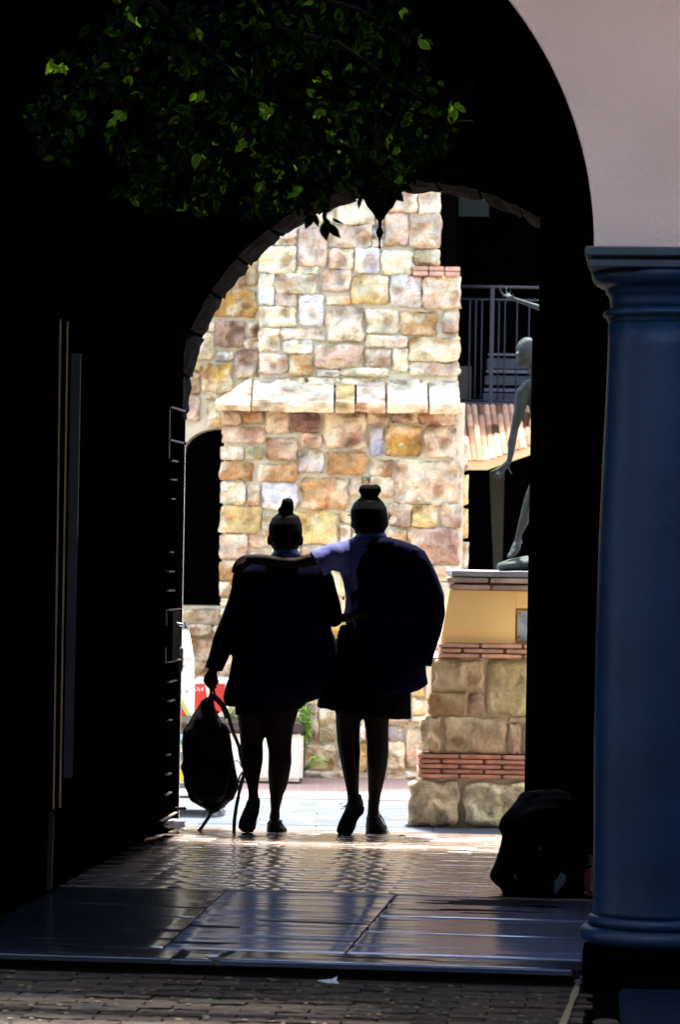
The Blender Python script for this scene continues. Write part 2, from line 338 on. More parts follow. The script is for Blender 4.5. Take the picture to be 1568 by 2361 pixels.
# ---- passage floor
fl = obj('floor', PB(T_L-.3, T_R+.9, .05, S_END, -.25, -.004), M['joint']); prop(fl, kind='structure')
def slab_piece(t0, t1, s0, s1, skew0=0, skew1=0, seed=0, col=(.05, .06, .085), nm='slab'):
    """one stone slab with rippled cleft surface; skew shifts the far corners along t"""
    nx = max(6, int((t1-t0)/.035)); ny = max(3, int((s1-s0)/.022)); bm = bmesh.new(); c = PW((t0+t1)/2, (s0+s1)/2, 0)
    grid = []
    for j in range(ny+1):
        rowv = []
        for i in range(nx+1):
            f = (0 if j == 0 else 1 if j == ny else (.004 if j == 1 else 1-.004 if j == ny-1 else j/ny)); a = t0+skew0*f; b_ = t1+skew1*f
            if i <= 1: a += .005*mnoise.noise(Vector((f*14, seed, 3)))
            if i >= nx-1: b_ += .005*mnoise.noise(Vector((f*14, seed, 9)))
            fi_ = (0 if i == 0 else 1 if i == nx else (.006 if i == 1 else 1-.006 if i == nx-1 else i/nx)); t = a+(b_-a)*fi_; s_ = s0+(s1-s0)*f
            z = .0042*mnoise.noise(Vector((t*.9+seed, s_*7, seed)))+.0016*mnoise.noise(Vector((t*2.5, s_*19, seed+5)))-.002
            if i in (0, nx) or j in (0, ny): z -= .0018
            q = PW(t, s_, z); rowv.append(bm.verts.new(q-Vector((c.x, c.y, 0))))
        grid.append(rowv)
    for j in range(ny):
        for i in range(nx): bm.faces.new((grid[j][i], grid[j][i+1], grid[j+1][i+1], grid[j+1][i]))
    r = bmesh.ops.extrude_edge_only(bm, edges=[e for e in bm.edges if e.is_boundary])
    for v in [g_ for g_ in r['geom'] if isinstance(g_, bmesh.types.BMVert)]: v.co.z -= (.016 if nm == 'kerb' else .033)
    o = obj(nm, bm, M['slate'], fl, smooth=False)
    for p in o.data.polygons: p.use_smooth = abs(p.normal.z) > .5
    o.location = Vector((c.x, c.y, 0)); o.color = (*col, 1)
    return o
J1n = toP(gnd(375, 2185))[0]; J1f = toP(gnd(520, 2050))[0]; J2n = toP(gnd(800, 2190))[0]; J2f = toP(gnd(915, 2058))[0]
S_K = toP(gnd(700, 2193))[1]
print('joints', J1n, J1f, J2n, J2f, 'SK', S_K)
def jt(n, f, s): return n+(f-n)*(s-S_K)/(S_MID-S_K)
ga = .003
SL1 = toP(gnd(450, 2113))[1]; SR1 = toP(gnd(1000, 2113))[1]; SR2 = toP(gnd(1000, 2152))[1]
def col_slabs(nA, fA, nB, fB, cuts, cols, sd):
    for k, (a, b_) in enumerate(zip(cuts, cuts[1:])):
        t0, t1 = jt(nA, fA, a)+ga, jt(nB, fB, a)-ga; t0f, t1f = jt(nA, fA, b_)+ga, jt(nB, fB, b_)-ga
        slab_piece(t0, t1, a+.004, b_-.004, t0f-t0, t1f-t1, sd+k, cols[k % len(cols)])
col_slabs(T_L-.02, T_L-.02, J1n, J1f, [S_K, SL1, S_MID], [(.01, .014, .024), (.012, .015, .022)], 1)
col_slabs(J1n, J1f, J2n, J2f, [S_K, S_MID], [(.16, .23, .38)], 4)
col_slabs(J2n, J2f, T_R+.8, T_R+.8, [S_K, SR2, SR1, S_MID], [(.18, .2, .33), (.16, .18, .27), (.18, .19, .31)], 8)
tb = toP(gnd(497, 2212))[0]
slab_piece(-1.75, toP(gnd(395, 2205))[0], .0, S_K-.006, 0, 0, 21, (.015, .018, .026), 'kerb')
slab_piece(toP(gnd(397, 2205))[0], tb-.01, .0, S_K-.006, 0, .02, 22, (.035, .035, .045), 'kerb')
slab_piece(tb+.012, toP(gnd(1318, 2240))[0], .0, S_K-.006, .02, 0, 23, (.03, .037, .06), 'kerb')
# chipped stone in the gap of the kerb and the rough corner stone
def rock(name, c, r, sq=(1, 1, 1), seed=0, m=None, parent=None, sub=3, amp=.35):
    bm = bmesh.new(); bmesh.ops.create_icosphere(bm, subdivisions=sub, radius=1)
    for v in bm.verts:
        n = v.co.normalized(); k = 1+amp*mnoise.noise(n*1.6+Vector((seed, 0, 0)))+amp*.4*mnoise.noise(n*4+Vector((0, seed, 0)))
        v.co = Vector((max(-.8, min(.8, n.x*k))*r*sq[0], max(-.8, min(.8, n.y*k))*r*sq[1], max(-.7, min(.7, n.z*k))*r*sq[2]))
    o = obj(name, bm, m or M['kerbstone'], parent); o.location = Vector(c)-(parent_world(parent) if parent else Vector((0, 0, 0)))
    for p in o.data.polygons: p.use_smooth = False
    return o
rock('stone_chip', PW(tb+.002, .05, -.012), .05, (1.1, .8, .35), 3, M['kerbstone'], fl)
q0 = gnd(1352, 2236, 0)
cs = empty('corner_stone', Vector((q0.x, q0.y, GZ)), 'broken grey layered kerb stone at the foot of the blue column', 'stone')
for k in range(4):
    qq = q0+Vector((.02+.012*k, -.03-.015*(k % 2), -.034+.016*k)); rock('stone_layer', qq, .075, (1.0-.1*k, .7, .14), 11+k, M['kerbstone'], cs, 3, .3)
# pale marks on the street: spilt mortar line
bm = bmesh.new()
pts = [(1333, 2268, 5), (1325, 2290, 9), (1318, 2310, 6), (1308, 2335, 8), (1296, 2365, 9), (1285, 2400, 8)]
va = [bm.verts.new(gnd(x-w_, y, GZ+.004)) for x, y, w_ in pts]; vb = [bm.verts.new(gnd(x+w_, y, GZ+.004)) for x, y, w_ in pts]
for k in range(len(pts)-1): bm.faces.new((va[k], vb[k], vb[k+1], va[k+1]))
r = bmesh.ops.extrude_face_region(bm, geom=list(bm.faces))
for v in [g_ for g_ in r['geom'] if isinstance(g_, bmesh.types.BMVert)]: v.co.z += .003
o = obj('mortar_streak', bm, M['chip']); prop(o, 'pale dried mortar streak across the bricks near the column foot', 'stain')
# flat black sheet for the dark pit, and blue stone in the right corner
pit = obj('pit_sheet', PB(t_path-.02, t_path+1.6, -1.6, -.02, GZ-.011, GZ-.006), M['black_wall']); prop(pit, kind='structure')
q1, q2 = gnd(1425, 2285, GZ), gnd(1405, 2361, GZ)
bm = bmesh.new(); zz = GZ+.012
hexa(bm, [(q2.x, q2.y-.5, GZ-.02), (q2.x+.9, q2.y-.5, GZ-.02), (q1.x+.9, q1.y, GZ-.02), (q1.x, q1.y, GZ-.02), (q2.x, q2.y-.5, zz), (q2.x+.9, q2.y-.5, zz), (q1.x+.9, q1.y, zz), (q1.x, q1.y, zz)])
bmesh.ops.bevel(bm, geom=list(bm.edges), offset=.01, segments=2, affect='EDGES')
o = obj('paving_stone', bm, M['bluestone']); prop(o, 'dark blue stone block in the bottom right corner before the column', 'stone')
q3 = gnd(1395, 2350, GZ); rock('rubble_stone', q3+Vector((0, -.05, -.01)), .05, (1, 1.4, .4), 31, mat('brown_rubble', (.02, .013, .005), .9)); prop(bpy.context.scene.objects['rubble_stone'], 'small brown rubble stone between street bricks and dark blue stone', 'stone')
# pavers of the passage
pmeshes = []
for k in range(6):
    bm = bmesh.new(); nx, ny = 5, 3; W_, D_ = .2291, .1074; ph = random.uniform(0, 9)
    vs_ = []
    for j in range(ny+1):
        rv = []
        for i in range(nx+1):
            xx = W_*(-.5, -.492, -.17, .17, .492, .5)[i]; yy = D_*(-.5, -.475, .475, .5)[j]; e = (i in (0, nx)) or (j in (0, ny))
            rv.append(bm.verts.new((xx, yy, (-.0008 if e else 0)+.0003*mnoise.noise(Vector((xx*1.5+ph, yy*25, ph))))))
        vs_.append(rv)
    for j in range(ny):
        for i in range(nx): bm.faces.new((vs_[j][i], vs_[j][i+1], vs_[j+1][i+1], vs_[j+1][i]))
    for f in bm.faces: f.smooth = True
    r = bmesh.ops.extrude_edge_only(bm, edges=[e for e in bm.edges if e.is_boundary])
    for v in [g_ for g_ in r['geom'] if isinstance(g_, bmesh.types.BMVert)]: v.co.z -= .02
    me = bpy.data.meshes.new('paver'); bm.to_mesh(me); bm.free(); pmeshes.append(me)
s = S_MID+.056; row = 0
while s < S_END-.03:
    t = T_L+.1+(.115 if row % 2 else 0)
    while t < T_R+.12:
        o = mesh_obj('paver', random.choice(pmeshes), M['paver'], fl)
        o.location = PW(t, s, random.uniform(-.0008, .0006)); o.rotation_euler = (random.gauss(0, .0022), random.gauss(0, .0005), -TH+random.uniform(-.004, .004))
        k = random.uniform(.9, 1.12); c = random.choice([(.24, .17, .12), (.22, .16, .13), (.2, .155, .14)]); o.color = (c[0]*k, c[1]*k, c[2]*k, 1)
        t += .2295
    s += .1083; row += 1
print('pavers rows', row)

# ================================================================== PASSAGE WALLS
FAR_S0, FAR_S1 = S_END-.42, S_END-.01       # wall holding the far arch
cF = hitS(960, 977, FAR_S1); rF = (hitS(960+540, 977, FAR_S1)[0]-cF[0])
fa0 = (cF[0], cF[2], rF)
cN = hitS(460, 573, .0); rN = hitS(1370, 573, 0)[0]-cN[0]
print('far arch', fa0, 'near arch', cN, rN)
ZTOP = 3.62
def arch_wall(name, c_t, c_z, r, tl, tr, s0, s1, ztop, m, n=48, pierR=None, zR=None):
    """wall with a round-headed opening; everything above the arch and both piers"""
    bm = bmesh.new()
    prof = [(c_t-r, None)]+[(c_t+r*math.cos(math.pi-math.pi*k/n), c_z+r*math.sin(math.pi*k/n)) for k in range(n+1)]
    arc = prof[1:]
    for ss in (s0, s1):
        pass
    def quad(a, b_, c2, d2): bm.faces.new([bm.verts.new(p) for p in (a, b_, c2, d2)])
    for (ta, za), (tb_, zb) in zip(arc, arc[1:]):
        quad(PW(ta, s0, za), PW(tb_, s0, zb), PW(tb_, s0, ztop), PW(ta, s0, ztop))
        quad(PW(ta, s1, za), PW(tb_, s1, zb), PW(tb_, s1, ztop), PW(ta, s1, ztop))
        quad(PW(ta, s0, za), PW(tb_, s0, zb), PW(tb_, s1, zb), PW(ta, s1, za))
    pbox(bm, tl, c_t-r, s0, s1, -.02, ztop)
    zr = zR if zR is not None else -.02
    pbox(bm, c_t+r, tr, s0, s1, zr, ztop)
    bmesh.ops.remove_doubles(bm, verts=bm.verts, dist=.0005)
    return bm
# far wall
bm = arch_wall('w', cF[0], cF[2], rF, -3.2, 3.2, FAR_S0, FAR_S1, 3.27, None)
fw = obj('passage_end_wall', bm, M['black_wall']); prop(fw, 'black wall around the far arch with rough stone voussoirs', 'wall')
# voussoirs: rough stones lining the far arch
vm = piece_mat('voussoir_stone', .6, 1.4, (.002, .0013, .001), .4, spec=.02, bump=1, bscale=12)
nv = 17
of_ = arch_wall('o', cF[0], cF[2], rF+.001, -3.2, 3.2, FAR_S1+.002, FAR_S1+.02, 3.266, None)
obj('bounce_face', of_, mat('pale_bounce_face', (.75, .66, .5), .9), fw)  # unseen pale face added to bounce light onto the plinth and wall
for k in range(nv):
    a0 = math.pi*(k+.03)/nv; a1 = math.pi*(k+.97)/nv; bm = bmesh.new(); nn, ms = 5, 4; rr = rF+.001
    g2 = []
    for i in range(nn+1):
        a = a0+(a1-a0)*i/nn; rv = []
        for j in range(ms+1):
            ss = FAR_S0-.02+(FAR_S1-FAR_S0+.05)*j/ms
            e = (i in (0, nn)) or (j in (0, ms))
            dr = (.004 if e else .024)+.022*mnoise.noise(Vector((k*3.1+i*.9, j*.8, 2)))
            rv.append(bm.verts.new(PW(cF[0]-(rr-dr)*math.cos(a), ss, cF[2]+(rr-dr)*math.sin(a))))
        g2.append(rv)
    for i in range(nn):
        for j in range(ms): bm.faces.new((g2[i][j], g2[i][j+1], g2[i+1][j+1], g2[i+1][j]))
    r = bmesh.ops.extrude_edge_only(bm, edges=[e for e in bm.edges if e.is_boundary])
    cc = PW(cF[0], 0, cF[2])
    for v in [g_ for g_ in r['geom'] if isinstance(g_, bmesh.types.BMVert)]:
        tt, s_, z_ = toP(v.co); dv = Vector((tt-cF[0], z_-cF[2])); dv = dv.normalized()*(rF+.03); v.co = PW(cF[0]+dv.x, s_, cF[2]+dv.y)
    o = obj('voussoir', bm, vm, fw); kk = random.uniform(.7, 1.2); kk *= .05 if k < nv*.5 else .008; o.color = (.12*kk, .08*kk, .07*kk, 1)  # right half coloured far darker: its shade is put into the stones
# jamb stones below the springing, left
zc = 0
while zc < cF[2]-.05:
    hh = random.uniform(.18, .3); bm = bmesh.new()
    tA = cF[0]-rF
    c0 = -.006+random.uniform(-.002, .004)
    pbox(bm, tA-.02, tA+c0, FAR_S0+.01, FAR_S1-.004, zc+.006, min(zc+hh, cF[2]-.01)-.006, .008)
    o = obj('jamb_stone', bm, vm, fw); o.color = (.1, .065, .05, 1); zc += hh
# right side: pier and closed dark leaf that narrow the far opening
tP = hitS(1249, 700, FAR_S0-.05)[0]
pr = obj('pier', PB(tP, T_R+.6, FAR_S0-.35, FAR_S0-.005, -.012, 3.21), M['black_wall']); prop(pr, 'black pier narrowing the far arch on the right', 'pier')
tG = hitS(1225, 760, FAR_S0-.4)[0]; tG2 = hitS(1213, 1830, FAR_S0-.4)[0]; zG = hitS(1236, 740, FAR_S0-.4)[2]
print('tG', tG, tG2, 'zG', zG, 'tP', tP)
rg = empty('gate', PW(tG+.3, FAR_S0-.4, 0), 'dark timber gate leaf folded against the right pier of the far arch', 'gate')
tGm = (tG+tG2)/2
obj('gate_frame', PB(tGm, tGm+.5, FAR_S0-.44, FAR_S0-.36, .02, zG, .004), M['black_wood'], rg)
for k in range(4):
    obj('plank', PB(tGm+.05+k*.11, tGm+.155+k*.11, FAR_S0-.46, FAR_S0-.441, .08, zG-.06, .003), M['black_wood'], rg)
# side walls, ceiling
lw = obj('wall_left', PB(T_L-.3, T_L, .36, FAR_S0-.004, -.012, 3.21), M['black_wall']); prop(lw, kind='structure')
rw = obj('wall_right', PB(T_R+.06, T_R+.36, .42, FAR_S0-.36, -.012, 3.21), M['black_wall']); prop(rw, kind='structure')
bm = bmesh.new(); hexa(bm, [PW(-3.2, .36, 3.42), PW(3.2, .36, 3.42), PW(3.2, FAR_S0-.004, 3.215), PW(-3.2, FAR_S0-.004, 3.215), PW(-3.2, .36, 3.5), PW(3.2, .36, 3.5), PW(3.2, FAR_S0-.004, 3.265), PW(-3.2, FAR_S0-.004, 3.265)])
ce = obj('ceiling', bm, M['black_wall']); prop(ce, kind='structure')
for a_, b_ in ((T_L-.3, T_L), (T_R+.06, T_R+.36)):
    o = obj('wall_top', PB(a_, b_, .36, 2.6, 3.212, 3.34), M['black_wall']); prop(o, kind='structure')
# dim red-brown arched rib under the ceiling, seen through the foliage
bm = bmesh.new(); cR = hitS(880, 262, 2.2); rR = abs(hitS(1072, 250, 2.2)[0]-cR[0])
prev = None
for k in range(25):
    a = math.pi*(.03+.94*k/24)
    cur = [bm.verts.new(PW(cR[0]-rr*math.cos(a), ss, cR[2]+rr*math.sin(a)*1.05)) for rr, ss in ((rR, 2.2), (rR+.06, 2.2), (rR+.06, 2.35), (rR, 2.35))]
    if prev:
        for i in range(4): bm.faces.new((prev[i], prev[(i+1) % 4], cur[(i+1) % 4], cur[i]))
    prev = cur
for k in range(12):
    pass
lun = bmesh.new(); vc = lun.verts.new(PW(cR[0], 2.4, cR[2]))
ring = [lun.verts.new(PW(cR[0]-(rR+.02)*math.cos(math.pi*k/24), 2.4, cR[2]+(rR+.02)*1.05*math.sin(math.pi*k/24))) for k in range(25)]
for a, b_ in zip(ring, ring[1:]): lun.faces.new((vc, a, b_))
r = bmesh.ops.extrude_face_region(lun, geom=list(lun.faces))
for v in [g_ for g_ in r['geom'] if isinstance(g_, bmesh.types.BMVert)]: v.co += Vector((ST, CT, 0))*.06
hp = empty('arched_panel', PW(cR[0], 2.3, cR[2]), 'dim red brown arched panel under the ceiling behind the foliage', 'panel')
obj('rib', bm, M['redbrown'], hp); obj('lunette', lun, M['redbrown'], hp)
# near arch wall (pink plaster face outside, arcade to the right)
AB_T = toP(PW(0, 0, 0))[0]
zAb = hitS(1440, 577, -.06)[2]
colL = hitS(1369, 1756, 0)[0]
abL = hitS(1351, 590, -.12)[0]
RC = .215; colT = colL+RC+.0
bm = arch_wall('n', cN[0], cN[2], rN, cN[0]-rN-.5, cN[0]+rN+.46, 0, .34, ZTOP, None, 72, zR=zAb)
# second arch to the right of the column, outside the frame
nb = arch_wall('n', cN[0]+2*rN+.46, cN[2], rN, cN[0]+rN+.46, cN[0]+3*rN+1.2, 0, .34, ZTOP, None, 24)
nwall = empty('arcade_wall', PW(1.3, 0, 0), 'pink plastered wall with a round arch above the blue column', 'wall')
obj('plaster_face', bm, M['plaster'], nwall)
# (only the upper part of the neighbouring bay)
me_del = [f for f in nb.faces if f.calc_center_median().z < zAb and toP(f.calc_center_median())[0] < cN[0]+rN+.5]
bmesh.ops.delete(nb, geom=me_del, context='FACES'); obj('plaster_bay', nb, M['plaster'], nwall)
# black sheet added under the arch: painted shade, so the edge reads black
bm = bmesh.new(); n = 60; prev = None
for k in range(n+1):
    a = math.pi*k/n
    cur = [bm.verts.new(PW(cN[0]-(rN-.004)*math.cos(a), s_, cN[2]+(rN-.004)*math.sin(a))) for s_ in (.03, .345)]
    if prev: bm.faces.new((prev[0], prev[1], cur[1], cur[0]))
    prev = cur
r = bmesh.ops.extrude_face_region(bm, geom=list(bm.faces))
for v in [g_ for g_ in r['geom'] if isinstance(g_, bmesh.types.BMVert)]:
    tt, s_, z_ = toP(v.co); dv = Vector((tt-cN[0], z_-cN[2])).normalized()*(rN-.001); v.co = PW(cN[0]+dv.x, s_, cN[2]+dv.y)
obj('soffit_shade', bm, M['black_wall'], nwall)
# back wall of the arcade right of the passage so nothing bright leaks in
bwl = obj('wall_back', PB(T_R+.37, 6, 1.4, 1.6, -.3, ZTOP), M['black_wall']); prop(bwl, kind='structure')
# unseen walls and roofs added around the camera to shape the near-side light
for nm, a in (('shade_wall_left', (-4.2, -4.0, -6, 11)), ('shade_wall_right', (2.6, 2.8, -6, 10.9)), ('shade_wall_rear', (-4.2, 2.8, -6.2, -6))):
    o = obj(nm, B(a[0], a[1], a[2], a[3], -.3, 7), M['concrete']); prop(o, kind='structure')
o = obj('shade_roof', B(-4.0, 2.6, 9.3, 11.0, 4.5, 4.64), M['concrete']); prop(o, kind='structure')

o = obj('shade_roof', B(-4.0, 2.6, -6.2, 3.5, 4.31, 4.45), M['concrete']); prop(o, kind='structure')

# ================================================================== COLUMN
YC = PW(colT, .17, 0).y; cc = PW(colT, .10, 0)
print('column', cc, 'rad', RC, 'abL', abL, colL)
col = empty('column', Vector((cc.x, cc.y, GZ)), 'blue painted round column with square capital and ring base at the right', 'column')
def zc_(y, s=-.0): return hitS(1500, y+1.5, s)[2]     # heights read on the column's near face
# abacus
hw = RC+.055
def colbox(nm, hw_, y0, y1, mt, bev=.008):
    z0, z1 = zc_(y1), zc_(y0); bm = bmesh.new()
    hexa(bm, [PW(colT-hw_, .1-hw_, z0), PW(colT+hw_, .1-hw_, z0), PW(colT+hw_, .1+hw_, z0), PW(colT-hw_, .1+hw_, z0), PW(colT-hw_, .1-hw_, z1), PW(colT+hw_, .1-hw_, z1), PW(colT+hw_, .1+hw_, z1), PW(colT-hw_, .1+hw_, z1)])
    bmesh.ops.bevel(bm, geom=list(bm.edges), offset=bev, segments=1, affect='EDGES'); return obj(nm, bm, mt, col)
zA0, zA1 = zc_(601), zc_(577)
m_ab = mat('greenish_blue_capital', (.025, .045, .05), .55, (.016, .03, .055), 12, bump=.3, bscale=40, bdist=.004)  # paler and greener than the shaft
colbox('abacus', hw, 578, 600, m_ab, .005)
colbox('recess', hw-.04, 601, 606, m_ab, .001); colbox('upper_slab', hw-.014, 607, 624, m_ab, .003)
def r_at(xleft, y): return colT-hitS(xleft, y, .1)[0]
prof = []
def pr_(x, y, k=0): prof.append((max(.02, r_at(x, y)), zc_(y)))
for x, y in ((1376, 625), (1366, 628), (1366, 638), (1369, 646), (1376, 654), (1386, 660), (1397, 662), (1397, 672), (1402, 677), (1406, 684), (1408, 694), (1408, 708)): pr_(x, y)
prof.reverse(); bm = bmesh.new(); base_z = 0
bmL = bmesh.new(); lathe(bmL, [(r_, z_) for r_, z_ in prof], (cc.x, cc.y, 0)); obj('capital', bmL, M['col_blue'], col, True)
prof = []
for x, y in ((1404, 708), (1396, 713), (1391, 719), (1391, 724), (1396, 729), (1399, 730), (1400, 735), (1403, 740), (1404, 744)): pr_(x, y)
prof.reverse(); bmL = bmesh.new(); lathe(bmL, prof, (cc.x, cc.y, 0)); obj('neck_ring', bmL, M['col_blue'], col, True)
prof = []
for x, y in ((1403, 744), (1402, 800), (1399, 880), (1394, 980), (1388, 1090), (1382, 1220), (1377, 1380), (1373, 1520), (1370, 1700), (1369, 1850), (1368, 2000), (1367, 2100), (1364, 2112)): pr_(x, y)
prof.reverse(); bmL = bmesh.new(); lathe(bmL, prof, (cc.x, cc.y, 0), 72); obj('shaft', bmL, M['col_blue'], col, True)
prof = []
for x, y in ((1364, 2112), (1357, 2118), (1355, 2124), (1355, 2136)): pr_(x, y)
prof.reverse(); bmL = bmesh.new(); lathe(bmL, prof, (cc.x, cc.y, 0), 72); obj('fillet', bmL, M['col_blue'], col, True)
prof = []
for k in range(11):
    a = math.pi*(.5-k/10*1.0); prof.append((r_at(1352, 2160)+.031*math.cos(a)-.004, zc_(2158)+.030*math.sin(a)))
prof.reverse(); bmL = bmesh.new(); lathe(bmL, prof, (cc.x, cc.y, 0), 72); obj('torus', bmL, M['col_blue'], col, True)
pl = obj('plinth', PB(colT-hw+.03, colT+hw-.03, .1-hw+.05, .1+hw, GZ-.02, zc_(2186), .004), M['black_wall'], col)

# ================================================================== LEFT DOOR TRIM
tD = T_L+.02
def LD(x, y): return hitT(x, y, tD)
base = gnd(118, 2050); sD = toP(base)[1]; print('door s', sD, LD(131, 1360), LD(170, 1360))
# door case on left wall: edge highlights painted as gold strips
dsS = 1.95
dr = empty('door', PW(T_L+.03, dsS, 0), 'dark side door in the left wall with two thin gold strips painted as edge highlights', 'door')
def face(x, y): return hitS(x, y, dsS)
def strip(nm, xa, ya, xb, yb, wd, m, dep=.02, s_=dsS):
    a = hitS(xa, ya, s_); b_ = hitS(xb, yb, s_); h = wd/2*px(785, 0, PW(0, s_, 0).y).x/ (1*px(785, 0, PW(0, s_, 0).y).x) * (PW(0, s_, 0).y/F)
    bm = bmesh.new(); t = (a[0]+b_[0])/2
    hexa(bm, [PW(b_[0]-h, s_, b_[2]), PW(b_[0]+h, s_, b_[2]), PW(b_[0]+h, s_+dep, b_[2]), PW(b_[0]-h, s_+dep, b_[2]), PW(a[0]-h, s_, a[2]), PW(a[0]+h, s_, a[2]), PW(a[0]+h, s_+dep, a[2]), PW(a[0]-h, s_+dep, a[2])])
    return obj(nm, bm, m, dr)
strip('door_leaf', 152, 700, 140, 1880, 66, M['black_wood'], .06, dsS+.012)
strip('highlight_strip', 139.5, 736, 123, 1864, 3.6, M['gold']); strip('highlight_strip', 156, 742, 138, 1862, 3.6, M['gold'])
strip('grey_panel', 175, 815, 157, 1792, 22, M['greyglass'], .02, dsS+.004)
strip('skirting_post', 118, 1872, 112, 2050, 12, mat('brown_post', (.022, .011, .007), .8))

# ================================================================== LEFT GATE LEAF
YG1, YG2 = 15.45, 15.9
def GW(x, y, Yd): return px(x, y, Yd)
gl = empty('gate', gnd(400, 1905), 'dark panelled gate leaf opened against the left wall with mouldings coloured pale as lit edges', 'gate')
A_, B_ = px(384, 1260, YG1), px(416, 1260, YG2)
dirg = Vector((B_.x-A_.x, B_.y-A_.y, 0)); dirg /= (YG2-YG1)
def GP(f, z, off=0): q = A_+dirg*(YG2-YG1)*f; return Vector((q.x+off, q.y, z))
def gz(y, f=.5): q = GP(f, 0); k = q.y; return EYE+((400-CX)*SR+(CY-y)*CR)*k/F
def gbar(nm, f0, f1, y0, y1, off0, off1, m, ff=.5):
    z1, z0 = gz(y0, ff), gz(y1, ff); bm = bmesh.new()
    hexa(bm, [GP(f0, z0, off0), GP(f0, z0, off1), GP(f1, z0, off1), GP(f1, z0, off0), GP(f0, z1, off0), GP(f0, z1, off1), GP(f1, z1, off1), GP(f1, z1, off0)])
    return obj(nm, bm, m, gl)
gbar('gate_leaf', -2.2, 1.0, 560, 1890, -.05, 0, M['black_wood'])
for y, a, b_ in ((943, 0, 1), (1018, -.03, 1), (1064, .1, .55), (1107, .08, .48), (1151, .12, .4), (1273, .08, .35), (1317, .03, .4), (1361, 0, .45), (1405, .05, 1), (1524, .1, 1), (1570, .2, .75), (1614, .2, .6), (1658, .25, .45), (1737, .2, .4), (1781, .15, .45), (1826, .1, .5), (1880, -.2, .95)):
    gbar('moulding', a, b_, y-1.6, y+1.6, .0, .014, M['lit_edge'])
for y0, y1 in ((948, 1060), (1407, 1440), (1490, 1526)): gbar('stile_edge', .0, .03, y0, y1, .001, .006, M['lit_edge'])
gbar('lock_plate', .25, .8, 1410, 1520, .001, .02, M['iron'])
bm = bmesh.new(); q = GP(.55, gz(1445), .04); tube(bm, [GP(.5, gz(1437), .01), GP(.5, gz(1440), .045), GP(.75, gz(1448), .05), GP(.95, gz(1438), .04)], .009); obj('handle', bm, M['chrome'], gl, True)
for y, l in ((1022, .045), (1863, .045)):
    bm = bmesh.new(); q = px(414, y, YG2-.02); tube(bm, [q-Vector((.05, 0, 0)), q+Vector((l*.65, 0, 0))], .008); obj('bolt', bm, M['iron'], gl, True)
rk = rock('padlock_stone', px(414, 1520, 16.3), .065, (.35, .6, 1.35), 5, mat('dark_speckled_stone', (.01, .01, .01), .7, (.12, .12, .12), 60)); rk.name = 'wall_knob'; prop(rk, 'rough dark stone lump on the left jamb above the hanging backpack', 'stone')
rk2 = rock('jamb_foot', px(402, 1898, 16.0), .06, (1.1, .8, .5), 8, mat('pale_blue_grey_stone', (.12, .13, .17), .8, (.3, .3, .36), 30)); prop(rk2, 'rough grey foot stone under the left gate leaf', 'stone')

# ================================================================== STONE BUILDING BEYOND
def stone_mesh(w_, h_, d_, seed, nx=7, ny=5, amp=.03, back=.03, rnd=.0):
    bm = bmesh.new(); g_ = []
    for j in range(ny+1):
        rv = []
        for i in range(nx+1):
            u, v = i/nx*2-1, j/ny*2-1; e = (i in (0, nx)) or (j in (0, ny)); cn = (i in (0, nx)) and (j in (0, ny))
            x, z = u*w_/2, v*h_/2
            jx = .09*mnoise.noise(Vector((v*1.4, seed, 1)))*min(w_, .25); jz = .09*mnoise.noise(Vector((u*1.6, seed, 7)))*min(h_, .25)
            x += jx*abs(u); z += jz*abs(v)
            if cn: x *= .965; z *= .95
            dep = -d_*(.6 if e else .8)+amp*(0.4 if e else 1)*(1.5*mnoise.noise(Vector((x*8+seed*3.3, z*8, seed)))+1.1*mnoise.noise(Vector((x*22+seed*3.3, z*22, seed))))
            rv.append(bm.verts.new((x, dep, z)))
        g_.append(rv)
    for j in range(ny):
        for i in range(nx): bm.faces.new((g_[j][i], g_[j][i+1], g_[j+1][i+1], g_[j+1][i])).smooth = True
    r = bmesh.ops.extrude_edge_only(bm, edges=[e for e in bm.edges if e.is_boundary])
    for v in [q for q in r['geom'] if isinstance(q, bmesh.types.BMVert)]: v.co.y = back
    return bm
CN = {'cream': (.8, .7, .48), 'pink': (.68, .51, .36), 'mauve': (.42, .28, .2), 'white': (.72, .7, .66), 'yellow': (.7, .52, .2), 'orange': (.56, .33, .13),
      'brown': (.34, .19, .09), 'tan': (.56, .42, .27), 'salmon': (.56, .37, .24), 'olive': (.42, .36, .19), 'grey': (.36, .37, .42), 'maroon': (.2, .11, .1), 'lav': (.64, .58, .5), 'ochre': (.55, .32, .08)}
